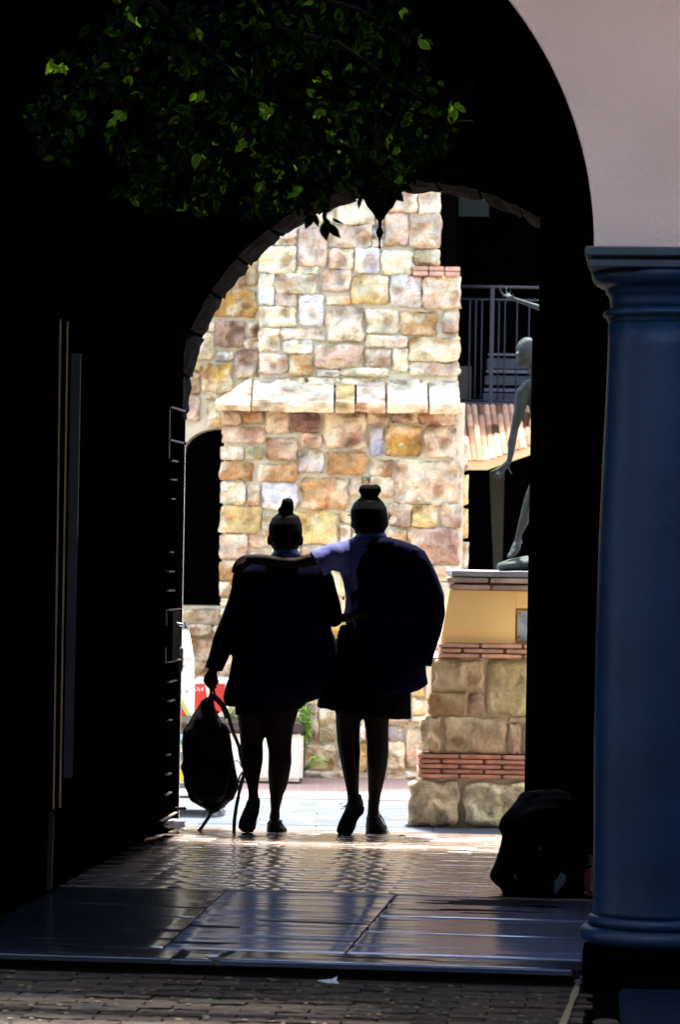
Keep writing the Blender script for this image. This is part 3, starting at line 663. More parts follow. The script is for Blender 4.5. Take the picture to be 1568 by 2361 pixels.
def lay_stones(parent, Y, given, region, holes, mt, rng, nm='stone', fillcols=None, dep=.03, mn=.06, gap=.012, cell=.03, maxw=.34, maxh=.19):
    """given: photo-grid rects + colour; region/holes in world x,z; the rest is filled with random courses"""
    X0, X1, Z0, Z1 = region; nx = int((X1-X0)/cell); nz = int((Z1-Z0)/cell); occ = [[False]*nx for _ in range(nz)]
    rects = []
    def mark(a, b_, c, d2):
        for j in range(max(0, int((c-Z0)/cell+.5)), min(nz, int((d2-Z0)/cell+.5))):
            for i in range(max(0, int((a-X0)/cell+.5)), min(nx, int((b_-X0)/cell+.5))): occ[j][i] = True
    for h in holes: mark(*h)
    for (x0, y0, x1, y1, c) in given:
        P0 = px((x0+x1)/2, (y0+y1)/2, Y); w_ = (x1-x0)*Y/F; h_ = (y1-y0)*Y/F
        rects.append((P0.x, P0.z, w_+.012, h_+.012, c)); mark(P0.x-w_/2-gap, P0.x+w_/2+gap, P0.z-h_/2-gap, P0.z+h_/2+gap)
    for j in range(nz):
        for i in range(nx):
            if occ[j][i]: continue
            mw = rng.randint(int(.1/cell), int(maxw/cell)); mh = rng.randint(int(.08/cell), int(maxh/cell)); a = i
            while a < nx and not occ[j][a] and a-i < mw: a += 1
            # avoid slivers
            rem = 0; q = a
            while q < nx and not occ[j][q] and rem < 3: rem += 1; q += 1
            if rem < 3 and rem > 0: a += rem
            b2 = j
            while b2 < nz and b2-j < mh and all(not occ[b2][k] for k in range(i, a)): b2 += 1
            for jj in range(j, b2):
                for ii in range(i, a): occ[jj][ii] = True
            w_ = (a-i)*cell-gap; h_ = (b2-j)*cell-gap
            if w_ < mn*.7 or h_ < mn*.6: continue
            rects.append((X0+(i+a)/2*cell, Z0+(j+b2)/2*cell, w_, h_, rng.choice(fillcols or ['cream', 'cream', 'tan', 'pink', 'yellow', 'orange', 'mauve', 'salmon', 'cream'])))
    for k, (cx, cz, w_, h_, c) in enumerate(rects):
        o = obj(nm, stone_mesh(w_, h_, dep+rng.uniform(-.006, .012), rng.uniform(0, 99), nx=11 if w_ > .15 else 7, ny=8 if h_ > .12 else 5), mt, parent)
        o.location = Vector((cx, Y, cz))-parent_world(parent)
        kk = rng.uniform(.92, 1.08); cc_ = CN[c]; o.color = (min(1, cc_[0]*kk), min(1, cc_[1]*kk*rng.uniform(.97, 1.03)), min(1, cc_[2]*kk*rng.uniform(.94, 1.06)), 1)
    return len(rects)
def cvA(l): return [(376.3+a*.46, 407.7+b_*.46, 376.3+c*.46, 407.7+d2*.46, k) for a, b_, c, d2, k in l]
def cvB(l): return [(376.3+a*.46, 909.5+b_*.46, 376.3+c*.46, 909.5+d2*.46, k) for a, b_, c, d2, k in l]
def cvC(l): return [(658.6+a*.44, 1442.6+b_*.44, 658.6+c*.44, 1442.6+d2*.44, k) for a, b_, c, d2, k in l]
up = cvA([(700, 130, 850, 225, 'cream'), (870, 130, 1060, 238, 'cream'), (1120, 85, 1270, 175, 'pink'), (1285, 80, 1385, 185, 'pink'), (1115, 190, 1222, 345, 'pink'),
 (575, 262, 665, 308, 'cream'), (567, 316, 660, 343, 'salmon'), (485, 352, 660, 480, 'cream'), (682, 262, 818, 445, 'pink'), (835, 248, 1040, 355, 'pink'), (1238, 192, 1387, 355, 'pink'),
 (838, 368, 948, 460, 'pink'), (965, 362, 1080, 480, 'white'), (1097, 377, 1250, 488, 'cream'), (1262, 372, 1383, 443, 'olive'), (485, 492, 553, 640, 'white'), (677, 457, 773, 487, 'cream'),
 (570, 492, 773, 583, 'cream'), (797, 472, 933, 573, 'pink'), (947, 502, 1123, 635, 'yellow'), (1142, 502, 1290, 650, 'lav'), (1307, 507, 1488, 660, 'pink'), (567, 592, 665, 650, 'pink'),
 (687, 597, 798, 743, 'white'), (822, 604, 933, 638, 'orange'), (485, 657, 663, 750, 'cream'), (822, 662, 998, 828, 'mauve'), (1017, 670, 1173, 780, 'cream'), (1192, 682, 1368, 790, 'orange'),
 (1405, 682, 1478, 783, 'mauve'), (485, 767, 580, 868, 'cream'), (602, 767, 798, 818, 'cream'), (607, 827, 743, 883, 'lav'), (1017, 802, 1218, 855, 'pink'), (1237, 812, 1483, 923, 'orange'),
 (485, 892, 618, 983, 'pink'), (637, 897, 743, 993, 'orange'), (767, 847, 998, 955, 'salmon'), (1017, 872, 1138, 958, 'tan'), (1157, 867, 1223, 973, 'cream'), (1237, 937, 1483, 993, 'pink'),
 (772, 972, 878, 998, 'lav'), (892, 962, 1128, 998, 'cream')])
left = cvA([(247, 572, 463, 698, 'ochre'), (387, 402, 470, 543, 'brown'), (302, 492, 378, 568, 'tan'), (272, 727, 408, 848, 'mauve'), (167, 732, 253, 773, 'orange'), (432, 737, 474, 798, 'mauve'),
 (152, 792, 248, 913, 'olive'), (272, 882, 348, 923, 'grey'), (367, 872, 470, 1008, 'mauve'), (197, 942, 343, 1073, 'ochre'), (100, 947, 183, 973, 'yellow'), (100, 992, 178, 1088, 'tan'), (110, 1102, 178, 1218, 'pink')])
left += [(418, 1405, 508, 1440, 'tan'), (418, 1470, 500, 1520, 'tan'), (430, 1528, 505, 1575, 'tan')]
low = cvB([(297, 87, 383, 150, 'tan'), (402, 87, 503, 145, 'brown'), (522, 87, 623, 190, 'tan'), (642, 97, 778, 190, 'maroon'), (812, 92, 1013, 265, 'mauve'), (1027, 92, 1128, 145, 'tan'), (1152, 92, 1273, 140, 'tan'),
 (1287, 92, 1468, 150, 'mauve'), (297, 167, 498, 240, 'salmon'), (522, 222, 668, 325, 'salmon'), (692, 202, 788, 262, 'salmon'), (1042, 167, 1098, 300, 'grey'), (1122, 162, 1293, 305, 'ochre'), (1320, 162, 1466, 310, 'mauve'),
 (292, 267, 398, 325, 'lav'), (417, 267, 493, 320, 'olive'), (682, 282, 798, 385, 'lav'), (827, 292, 1013, 395, 'orange'), (1044, 332, 1146, 405, 'brown'), (1172, 332, 1488, 543, 'pink'), (294, 342, 450, 425, 'orange'),
 (477, 352, 666, 430, 'orange'), (697, 422, 920, 570, 'orange'), (942, 417, 1023, 503, 'tan'), (1042, 417, 1148, 510, 'cream'), (292, 442, 408, 545, 'cream'), (427, 457, 478, 555, 'brown'), (502, 447, 668, 570, 'white'),
 (287, 567, 483, 690, 'yellow'), (502, 597, 580, 700, 'olive'), (600, 592, 873, 745, 'yellow'), (892, 592, 938, 640, 'orange'), (1132, 552, 1238, 660, 'pink'), (1252, 557, 1368, 660, 'yellow'), (1397, 552, 1488, 665, 'mauve'),
 (287, 707, 418, 820, 'pink'), (437, 712, 533, 760, 'salmon'), (552, 720, 680, 800, 'cream'), (692, 760, 828, 810, 'tan'), (892, 660, 935, 750, 'cream'), (1122, 682, 1213, 730, 'orange'), (1232, 677, 1478, 843, 'salmon'),
 (287, 842, 378, 930, 'orange'), (1342, 862, 1490, 930, 'pink'), (287, 942, 330, 1010, 'cream'), (845, 890, 915, 1000, 'yellow'), (840, 1020, 915, 1100, 'yellow')])
low += cvC([(105, 417, 165, 590, 'mauve'), (177, 432, 253, 600, 'olive'), (105, 627, 253, 740, 'orange'), (390, 522, 413, 600, 'lav'), (390, 622, 420, 760, 'yellow'), (540, 532, 613, 600, 'grey'), (540, 612, 620, 745, 'yellow'),
 (637, 532, 708, 735, 'salmon'), (662, 382, 743, 472, 'yellow'), (540, 765, 695, 800, 'cream'), (105, 765, 300, 800, 'tan'), (745, 140, 800, 250, 'cream'), (660, 476, 740, 500, 'brown'), (745, 260, 800, 370, 'tan')])
YLOW, YUP, YLEFT = YW, YW+.06, YW+.75
sb = empty('stone_building', Vector((0, YW, OUTZ)), 'rough coursed sandstone building with sloping ledge and dark arched window', 'building')
def rx(x, Y): return px(x, 1260, Y).x
def rz(y, Y, x=800): return px(x, y, Y).z
XL, XR = px(508, 1300, YLOW).x, px(1070, 1300, YLOW).x
ZL = rz(925, YLOW)
XU0, XU1, XU2 = px(598, 700, YUP).x, px(1060, 800, YUP).x, px(1014, 500, YUP).x
ZSTEP = px(1040, 640, YUP).z
ZB = 4.5
obj('buttress_core', B(XL+.01, XR-.01, YLOW+.012, YLOW+1.6, OUTZ-.1, ZL), M['mortar'], sb)
obj('upper_core', B(XU0+.01, XU2-.01, YUP+.012, YUP+1.5, ZL+.001, ZB), M['mortar'], sb)
obj('step_core', B(XU2-.009, XU1-.01, YUP+.013, YUP+1.5, ZL+.001, ZSTEP), M['mortar'], sb)
# left wall with window opening
WX0, WX1 = px(419, 1200, YLEFT).x, px(509, 1200, YLOW).x+.1
WZ0, WZ1 = px(460, 1397, YLEFT).z, px(480, 990, YLEFT).z
LX0 = -3.6
bm = bmesh.new(); yy = YLEFT+.012
box(bm, LX0, WX0, yy, yy+.5, OUTZ-.1, ZB); box(bm, WX0, XL+.2, yy, yy+.5, OUTZ-.1, WZ0)
n = 10; rW = (WX1-WX0)/2*1.1; cxw = (WX0+WX1)/2+.02; prev = None
zs = WZ1-.16
n = 14; W1 = WX1+.2
def az(x):
    u = min(1, max(-1, (x-(WX0+.24))/.24)); return zs+.17*math.sqrt(max(0, 1-u*u))
for k in range(n):
    xa = WX0+(W1-WX0)*(k/n)**1.6; xb = WX0+(W1-WX0)*((k+1)/n)**1.6; za, zb0 = az(xa), az(xb)
    hexa(bm, [(xa, yy, za), (xb, yy, zb0), (xb, yy+.5, zb0), (xa, yy+.5, za), (xa, yy, ZB), (xb, yy, ZB), (xb, yy+.5, ZB), (xa, yy+.5, ZB)])
obj('left_wall_core', bm, M['mortar'], sb)
obj('window', B(WX0-.05, WX1+.2, yy+.3, yy+.34, WZ0-.05, WZ1+.1), M['black_wall'], sb)
wb = bpy.data.objects['window']
rng = random.Random(5)
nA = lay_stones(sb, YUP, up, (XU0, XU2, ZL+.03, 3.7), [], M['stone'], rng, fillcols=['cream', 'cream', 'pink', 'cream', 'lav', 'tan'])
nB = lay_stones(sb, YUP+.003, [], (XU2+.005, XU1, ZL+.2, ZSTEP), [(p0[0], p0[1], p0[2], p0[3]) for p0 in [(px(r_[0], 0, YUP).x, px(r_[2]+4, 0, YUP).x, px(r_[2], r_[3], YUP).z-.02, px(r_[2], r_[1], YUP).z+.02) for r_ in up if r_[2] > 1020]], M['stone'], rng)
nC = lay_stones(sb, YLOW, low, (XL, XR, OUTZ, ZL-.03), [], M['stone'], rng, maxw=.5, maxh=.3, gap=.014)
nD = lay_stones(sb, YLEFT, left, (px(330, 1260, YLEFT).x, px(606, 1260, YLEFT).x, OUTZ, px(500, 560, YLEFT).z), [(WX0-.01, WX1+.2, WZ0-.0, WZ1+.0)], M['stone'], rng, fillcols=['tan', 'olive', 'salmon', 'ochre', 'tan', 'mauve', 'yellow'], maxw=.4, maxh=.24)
print('stones', nA, nB, nC, nD)
# window jamb stones and sill
for k in range(9):
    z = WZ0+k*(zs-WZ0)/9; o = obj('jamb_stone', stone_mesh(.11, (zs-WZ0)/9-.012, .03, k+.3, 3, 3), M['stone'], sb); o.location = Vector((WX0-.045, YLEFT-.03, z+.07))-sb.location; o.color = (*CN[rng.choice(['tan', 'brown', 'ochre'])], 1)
zsl = px(460, 1452, YLEFT).z
for k in range(4):
    o = obj('sill_stone', stone_mesh(.3, .07, .05, k+60.5, 5, 3), M['stone'], sb); o.location = Vector((WX0-.25+k*.31, YLEFT-.05, zsl))-sb.location; o.color = (*CN['tan'], 1)
# brick coping on the stepped shoulder
for k in range(2):
    for i in range(3):
        a = px(952, 622, YUP).x+i*.1; 
        o = obj('coping_brick', B(a-.0, a+.093, YUP-.09, YUP+.25, ZSTEP+.002+k*.03, ZSTEP+.028+k*.03, .003), M['trim_brick'], sb); o.color = (.5, .27, .18, 1)
# sloping ledge between the upper and lower wall
zt = px(800, 873, YUP).z; zm = px(800, 934, YLOW).z; zb_ = px(800, 950, YLOW).z
cuts = [(500, 581, 'cream'), (583, 770, 'cream'), (773, 818, 'yellow'), (821, 888, 'pink'), (891, 985, 'cream'), (988, 1058, 'cream')]
for k, (xa, xb, c) in enumerate(cuts):
    bm = bmesh.new(); a = px(xa, 934, YLOW).x+.003; b_ = px(xb, 934, YLOW).x-.003; nn = 6; rows_ = []
    prof = [(YUP+.02, zt), (YLOW-.14, zm+.04), (YLOW-.27, zm), (YLOW-.265, (zm+zb_)/2), (YLOW-.23, zb_-.012), (YLOW+.02, zb_+.012)]
    for i in range(nn+1):
        x = a+(b_-a)*i/nn; rv = []
        for j, (yy2, zz2) in enumerate(prof):
            x2 = x; z2 = zz2
            if k == 0 and j <= 1: x2 = b_-(b_-x)*(.05+.0 if j == 0 else .75)
            rv.append(bm.verts.new((x2+0, yy2+.02*mnoise.noise(Vector((x*5, j*1.7, k))), z2+.014*mnoise.noise(Vector((x*6, j*2.1, k+4))))))
        rows_.append(rv)
    for i in range(nn):
        for j in range(len(prof)-1): bm.faces.new((rows_[i][j], rows_[i+1][j], rows_[i+1][j+1], rows_[i][j+1]))
    bm.faces.new(rows_[0]); bm.faces.new(rows_[-1][::-1])
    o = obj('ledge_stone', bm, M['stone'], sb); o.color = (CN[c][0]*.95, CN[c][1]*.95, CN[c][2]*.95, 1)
obj('ledge_core', B(px(520, 934, YLOW).x, XR-.03, YLOW-.18, YUP, zb_+.005, zm), M['mortar'], sb)
# right-hand return of the buttress: bulging corner stones
for k in range(8):
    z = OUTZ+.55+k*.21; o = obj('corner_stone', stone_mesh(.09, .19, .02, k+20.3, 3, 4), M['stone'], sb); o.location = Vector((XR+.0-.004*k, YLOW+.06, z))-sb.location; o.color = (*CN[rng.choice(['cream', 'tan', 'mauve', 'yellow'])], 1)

# ================================================================== BUILDING FAR RIGHT (balcony, tiled awning)
YR = 22.0
rb = empty('balcony_building', Vector((2.2, YR, OUTZ)), 'shaded building with railed balcony, steps and dark openings behind the statue', 'building')
def PZ(x, y, Y=YR): return px(x, y, Y)
xa, xb = PZ(1000, 900).x, PZ(1700, 900).x
zfl = PZ(1150, 941).z; 
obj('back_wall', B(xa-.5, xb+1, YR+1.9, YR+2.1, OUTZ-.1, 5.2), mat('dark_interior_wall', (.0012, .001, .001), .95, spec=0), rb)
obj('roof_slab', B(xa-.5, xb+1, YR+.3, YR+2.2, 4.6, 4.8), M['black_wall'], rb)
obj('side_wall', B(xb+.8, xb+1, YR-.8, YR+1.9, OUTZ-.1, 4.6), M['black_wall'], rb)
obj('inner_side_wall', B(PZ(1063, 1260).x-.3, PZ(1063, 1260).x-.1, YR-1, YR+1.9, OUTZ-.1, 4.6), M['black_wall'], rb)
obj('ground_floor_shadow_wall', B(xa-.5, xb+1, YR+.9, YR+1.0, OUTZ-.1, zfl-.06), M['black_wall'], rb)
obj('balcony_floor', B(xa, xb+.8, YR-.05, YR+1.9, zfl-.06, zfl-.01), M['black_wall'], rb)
obj('flashing', B(PZ(1040, 940).x, xb, YR-.12, YR-.06, zfl-.02, PZ(1150, 930).z), M['railing'], rb)
rl = rb
for y, r_ in ((663, .011), (692, .009), (925, .008)):
    bm = bmesh.new(); tube(bm, [PZ(1040, y-2), PZ(1300, y+2)], r_, 6); obj('rail', bm, M['railing'], rl, True)
for x in (1081, 1095, 1109, 1148, 1162, 1190, 1218, 1246):
    bm = bmesh.new(); tube(bm, [PZ(x+3, 693), PZ(x-1, 926)], .006, 6); obj('baluster', bm, M['railing'], rl, True)
obj('post', B(PZ(1129, 800).x, PZ(1138, 800).x, YR-.02, YR+.02, zfl, PZ(1135, 664).z), M['railing'], rl)
obj('grey_box', B(PZ(1058, 880).x, PZ(1089, 880).x, YR+.15, YR+.3, zfl, PZ(1075, 842).z), mat('dim_grey_box', (.07, .06, .05), .8), rb)
for k, (y0, y1) in enumerate(((815, 820), (827, 850), (853, 860), (867, 888), (896, 903), (907, 930))):
    a = PZ(1140-(k*2), 0, YR+.5).x; obj('tread', B(a, a+1.3, YR+.5, YR+.75, PZ(1150, y1, YR+.5).z, PZ(1150, y0, YR+.5).z), M['dimgrey'] if k % 2 else mat('tread_edge', (.09, .09, .12), .5), rb)
obj('green_blind', B(PZ(1066, 0, YR+.6).x, PZ(1136, 0, YR+.6).x, YR+.6, YR+.63, PZ(1100, 500, YR+.6).z, PZ(1100, 440, YR+.6).z+.2), M['dimgreen'], rb)
obj('brown_post', B(PZ(1068, 0).x, PZ(1081, 0).x, YR-.04, YR+.04, OUTZ, PZ(1075, 1072).z), M['umber'], rb)
bm = bmesh.new(); hexa(bm, [PZ(1139, 1330), PZ(1158, 1330), PZ(1158, 1330)+Vector((0, .08, 0)), PZ(1139, 1330)+Vector((0, .08, 0)), PZ(1128, 1068), PZ(1164, 1068), PZ(1164, 1068)+Vector((0, .08, 0)), PZ(1128, 1068)+Vector((0, .08, 0))])
obj('folded_parasol', bm, M['olive'], rb)
# tiled awning: every tile its own piece
aw = empty('tiled_awning', PZ(1130, 1000, YR-.5), 'sloping clay tiled awning with orange fascia below the balcony', 'awning')
tm = None
bm = bmesh.new(); nS = 6; Lt = .17; rT = .024; r0 = []; 
for j in range(2):
    r0.append([bm.verts.new((rT*1.05*math.cos(math.pi*i/nS), -Lt*j, rT*math.sin(math.pi*i/nS)-(.012*j-.012))) for i in range(nS+1)])
for i in range(nS): bm.faces.new((r0[0][i], r0[0][i+1], r0[1][i+1], r0[1][i]))
bmesh.ops.solidify(bm, geom=list(bm.faces), thickness=.005)
tm = bpy.data.meshes.new('tile'); bm.to_mesh(tm); bm.free()
def eave(x): return 1066 if x < 1123 else 1066-(x-1123)*.345
yt0 = YR-.14
xx = 1050; bmf = bmesh.new(); base_prev = None
while xx < 1330:
    top = PZ(xx, 942, yt0); bot = PZ(xx+16, eave(xx+16), YR-.75); dv = bot-top; L_ = dv.length; dn = dv.normalized()
    nrow = 5
    for k in range(nrow):
        o = mesh_obj('tile', tm, M['tile'], aw); o.location = top+dv*(k/nrow)+Vector((0, 0, .004))-aw.location
        o.rotation_euler = dn.to_track_quat('-Y', 'Z').to_euler(); o.scale = (.84, (L_/nrow)/Lt*1.04, .8)
        kk = random.uniform(.95, 1.04); o.color = (.6*kk, .38*kk, .25*kk, 1)
    cur = (bmf.verts.new(top+Vector((0, 0, .007))), bmf.verts.new(bot+Vector((0, 0, .007))), bmf.verts.new(bot-Vector((0, 0, .05))))
    if base_prev:
        bmf.faces.new((base_prev[0], base_prev[1], cur[1], cur[0])); bmf.faces.new((base_prev[1], base_prev[2], cur[2], cur[1]))
    base_prev = cur; xx += 14.2
obj('tile_bed', bmf, mat('tile_bed', (.7, .5, .26), .9), aw)
xs = [PZ(1050, 1066, YR-.72), PZ(1125, 1067, YR-.72), PZ(1330, 998, YR-.72)]
bm = bmesh.new()
for a, b_ in zip(xs, xs[1:]): hexa(bm, [a+Vector((0, 0, -.045)), b_+Vector((0, 0, -.045)), b_+Vector((0, .03, -.045)), a+Vector((0, .03, -.045)), a+Vector((0, 0, -.005)), b_+Vector((0, 0, -.005)), b_+Vector((0, .03, -.005)), a+Vector((0, .03, -.005))])
obj('fascia', bm, M['fascia'], aw)

# ================================================================== STATUE PLINTH
YP = gnd(1050, 1906, OUTZ).y; print('YP', YP)
pd = empty('plinth', Vector((px(1150, 1800, YP).x, YP, OUTZ)), 'stone plinth with brick bands and ochre panel carrying a plaque', 'plinth')
XPR = px(1480, 1500, YP).x
def core(nm, xl, y0, y1, off, m):
    z1, z0 = px(1130, y0, YP).z, px(1130, y1, YP).z; x0 = px(xl, (y0+y1)/2, YP).x
    return obj(nm, B(x0+.02, XPR-.02, YP+off, YP+1.0, z0, z1), m, pd)
core('stone_core', 962, 1796, 1912, .025, M['plinth_mortar']); core('stone_core', 985, 1518, 1738, .03, M['plinth_mortar'])
pst = [(x0*.44+658.6, y0*.44+1442.6, x1*.44+658.6, y1*.44+1442.6, c) for x0, y0, x1, y1, c in
 [(785, 182, 1040, 335, 'tan'), (1058, 182, 1268, 468, 'olive'), (752, 352, 948, 468, 'brown'), (962, 357, 1040, 468, 'mauve'), (712, 482, 812, 660, 'tan'), (832, 482, 1152, 662, 'tan'),
  (1172, 482, 1262, 505, 'tan'), (1172, 517, 1233, 675, 'mauve'), (1247, 517, 1400, 675, 'tan'), (1280, 182, 1500, 330, 'tan'), (1280, 345, 1500, 500, 'olive'), (645, 815, 903, 1045, 'tan'), (940, 822, 1290, 1045, 'cream'), (1310, 822, 1560, 1045, 'tan')]]
for k, (x0, y0, x1, y1, c) in enumerate(pst):
    P0 = px((x0+x1)/2, (y0+y1)/2, YP); w_ = (x1-x0)*YP/F; h_ = (y1-y0)*YP/F; big = y0 > 1780
    o = obj('stone', stone_mesh(w_, h_, .075 if big else .035, k*2.7+.4, 14, 11, .03 if big else .014, .12), M['plinth_stone'], pd); o.location = Vector((P0.x, YP+.04, P0.z))-pd.location
    cc_ = CN[c]; o.color = (min(.85, cc_[0]*1.1), min(.8, cc_[1]*1.08), min(.7, cc_[2]*1.0), 1)
# brick bands
def band(xl, y0, y1, rows_, col_, out=.0):
    for k in range(rows_):
        ya = y0+(y1-y0)*k/rows_; yb = y0+(y1-y0)*(k+1)/rows_; z1, z0 = px(1130, ya, YP).z-.003, px(1130, yb, YP).z+.003
        x = px(xl+(k % 2)*3, ya, YP).x-(.1 if k % 2 else 0); st_ = px(xl+(k % 2)*3, ya, YP).x
        while x < XPR:
            a = max(x, st_); b_ = min(x+.215, XPR)
            if b_-a > .03:
                o = obj('brick', B(a, b_-.006, YP-.012-out+random.uniform(-.003, .003), YP+.3, z0, z1, .005), M['trim_brick'], pd); kk = random.uniform(.75, 1.2); o.color = (col_[0]*kk, col_[1]*kk, col_[2]*kk, 1)
            x += .22
core('band_core', 970, 1740, 1795, .008, mat('dark_joint', (.22, .13, .09), .9)); band(964, 1739, 1796, 5, (.6, .27, .17))
core('band_core', 1018, 1483, 1517, .008, bpy.data.materials['dark_joint']); band(1012, 1483, 1518, 3, (.62, .34, .23))
core('band_core', 1040, 1332, 1362, .03, bpy.data.materials['dark_joint']); band(1032, 1331, 1345, 1, (.42, .3, .24), .02); band(1037, 1347, 1361, 1, (.42, .3, .23))
obj('cap_slab', B(px(1042, 1325, YP).x, XPR, YP-.025, YP+1.0, px(1130, 1330, YP).z, px(1130, 1317, YP).z, .004), M['capslab'], pd)
# ochre panel, tapering towards the top
zt, zb2 = px(1130, 1362, YP).z, px(1130, 1483, YP).z; xt, xbm = px(1038, 1365, YP).x, px(1016, 1480, YP).x; xq0 = px(1189, 1430, YP).x
zq1, zq0 = px(1200, 1402, YP).z, px(1200, 1482, YP).z
bm = bmesh.new()
hexa(bm, [(xbm, YP+.03, zb2), (xq0, YP+.03, zb2), (xq0, YP+.5, zb2), (xbm, YP+.5, zb2), (xt, YP+.03, zt), (xq0, YP+.03, zt), (xq0, YP+.5, zt), (xt, YP+.5, zt)])
box(bm, xq0+.001, XPR-.03, YP+.03, YP+.5, zq1, zt); box(bm, xq0+.001, XPR-.03, YP+.09, YP+.5, zb2, zq1-.001)
obj('ochre_panel', bm, M['ochre'], pd)
obj('plaque', B(xq0+.012, xq0+.42, YP+.06, YP+.088, zq0+.008, zq1-.012, .004), M['plaque'], pd)
pq = [o for o in pd.children if o.name.startswith('plaque')]
bm = bmesh.new()
for xx2, z2 in ((xq0+.03, zq0+.03), (xq0+.03, zq1-.03), (xq0+.4, zq0+.03), (xq0+.4, zq1-.03)): ball(bm, (xx2, YP+.058, z2), .008, .005, .008, 8)
obj('screw', bm, M['brass'], pd, True)
print('T', time.time()-T0)
# ---- statue
YS = YP+.32
stt = empty('statue', px(1190, 1318, YS), 'slender grey bronze dancer statue with one arm raised, on the plinth', 'statue')
def T(bm, pts, n=10):
    u = YS/F
    tube(bm, [px(x, y, YS)+Vector((0, yo, 0)) for x, y, r_, yo in pts], [r_*u for x, y, r_, yo in pts], n)
bm = bmesh.new()
T(bm, [(1278, 900, 14, 0), (1288, 845, 11, .02), (1290, 790, 9, .03), (1272, 745, 8, 0), (1262, 722, 8, 0), (1240, 709, 7, 0), (1205, 697, 5.5, 0), (1185, 690, 5, 0), (1172, 685, 6, 0)])
for pts in ([(1172, 686, 4, 0), (1158, 679, 3, 0), (1154, 670, 2.6, 0), (1151, 661, 2, 0)], [(1174, 684, 3.6, .01), (1167, 672, 2.8, .01), (1168, 661, 2, .01)], [(1177, 685, 3.4, .02), (1176, 677, 2.6, .02), (1179, 669, 2, .02)], [(1181, 687, 3, .0), (1182, 681, 2.4, -.01), (1184, 677, 2, -.01)], [(1168, 685, 3, -.02), (1162, 683, 2.4, -.03), (1158, 686, 2, -.035)]): T(bm, pts, 7)
ball(bm, px(1216, 812, YS), .062, .07, .078, 20); T(bm, [(1205, 826, 17, -.01), (1200, 842, 10, -.02)]); T(bm, [(1192, 815, 4, -.045), (1190, 822, 4, -.06)], 6)
T(bm, [(1228, 835, 12, 0), (1238, 875, 12, 0), (1245, 895, 14, 0)])
T(bm, [(1246, 895, 30, 0), (1254, 930, 36, 0), (1258, 980, 31, 0), (1262, 1020, 30, 0), (1264, 1065, 35, 0), (1262, 1090, 32, 0)], 16)
T(bm, [(1246, 895, 20, 0), (1218, 893, 18, 0), (1204, 908, 17, -.01), (1198, 945, 13.5, -.02), (1186, 990, 9.5, -.02), (1180, 1020, 10, -.03), (1177, 1048, 7.5, -.03), (1174, 1062, 6.5, -.03), (1166, 1072, 8, -.03), (1156, 1082, 8, -.03)], 12)
for pts in ([(1156, 1078, 4, -.03), (1142, 1084, 3.2, -.04), (1128, 1090, 2, -.05)], [(1156, 1082, 4, -.03), (1144, 1092, 3.2, -.045), (1135, 1104, 2, -.05)], [(1158, 1085, 4, -.03), (1148, 1096, 3.2, -.05), (1143, 1109, 2, -.05)], [(1161, 1086, 4, -.03), (1155, 1098, 3, -.04), (1152, 1109, 2, -.04)], [(1170, 1072, 4, -.03), (1174, 1085, 3, -.05), (1180, 1096, 2.2, -.06)]): T(bm, pts, 7)
T(bm, [(1256, 1085, 26, -.04), (1240, 1120, 21, -.06), (1222, 1152, 15, -.07), (1216, 1172, 14, -.05), (1208, 1200, 12, -.03), (1196, 1232, 7, -.01), (1194, 1248, 8, 0), (1190, 1262, 11, -.01), (1182, 1276, 9, -.03), (1172, 1285, 6, -.05)], 12)
T(bm, [(1196, 1248, 8, .02), (1201, 1252, 7, .03)], 8)
T(bm, [(1270, 1085, 26, .04), (1290, 1140, 20, .05), (1296, 1180, 15, .02), (1300, 1225, 13, .06), (1296, 1262, 8, .08), (1290, 1284, 9, .05), (1276, 1291, 6, -.02)], 12)
me = remesh(bm, .0065, 2); mesh_obj('figure', me, M['bronze'], stt)
bm = bmesh.new(); T(bm, [(1150, 1308, 9, 0), (1175, 1303, 14, 0), (1215, 1300, 17, .02), (1260, 1302, 16, 0), (1310, 1304, 14, 0), (1330, 1310, 9, 0)], 14)
for v in bm.verts:
    v.co.z = max(v.co.z+.008*mnoise.noise(v.co*14), px(1190, 1318, YS).z); v.co.y = YS+(v.co.y-YS)*3.2
obj('rock_base', bm, M['bronze'], stt, True)

# ================================================================== STREET THINGS BEYOND (rack, paper packs, planter)
YK = 17.3
def prism(bm, dy=-.003):
    r = bmesh.ops.extrude_face_region(bm, geom=list(bm.faces))
    for v in [g_ for g_ in r['geom'] if isinstance(g_, bmesh.types.BMVert)]: v.co.y += dy
def kb(bm, x0, x1, y0, y1, Y=YK, dep=.3, bev=0):
    a, b_ = px(x0, (y0+y1)/2, Y), px(x1, (y0+y1)/2, Y); z1, z0 = px((x0+x1)/2, y0, Y).z, px((x0+x1)/2, y1, Y).z
    box(bm, a.x, b_.x, Y, Y+dep, z0, z1, bev)
def KB(*a, **k): bm = bmesh.new(); kb(bm, *a, **k); return bm
rk = empty('display_rack', px(440, 1886, YK), 'grey wheeled display rack with three shelves beyond the left gate', 'rack')
for y0, y1 in ((1651, 1664), (1734, 1747), (1806, 1818)): obj('shelf', KB(330, 520, y0, y1, YK-.01, .42, .004), M['greymetal'], rk)
obj('post', KB(330, 337, 1660, 1870, YK+.38, .03), M['greymetal'], rk); obj('post', KB(498, 505, 1660, 1862, YK+.38, .03), M['greymetal'], rk)
obj('base_rail', KB(330, 520, 1834, 1840, YK+.1, .05), M['greymetal'], rk)
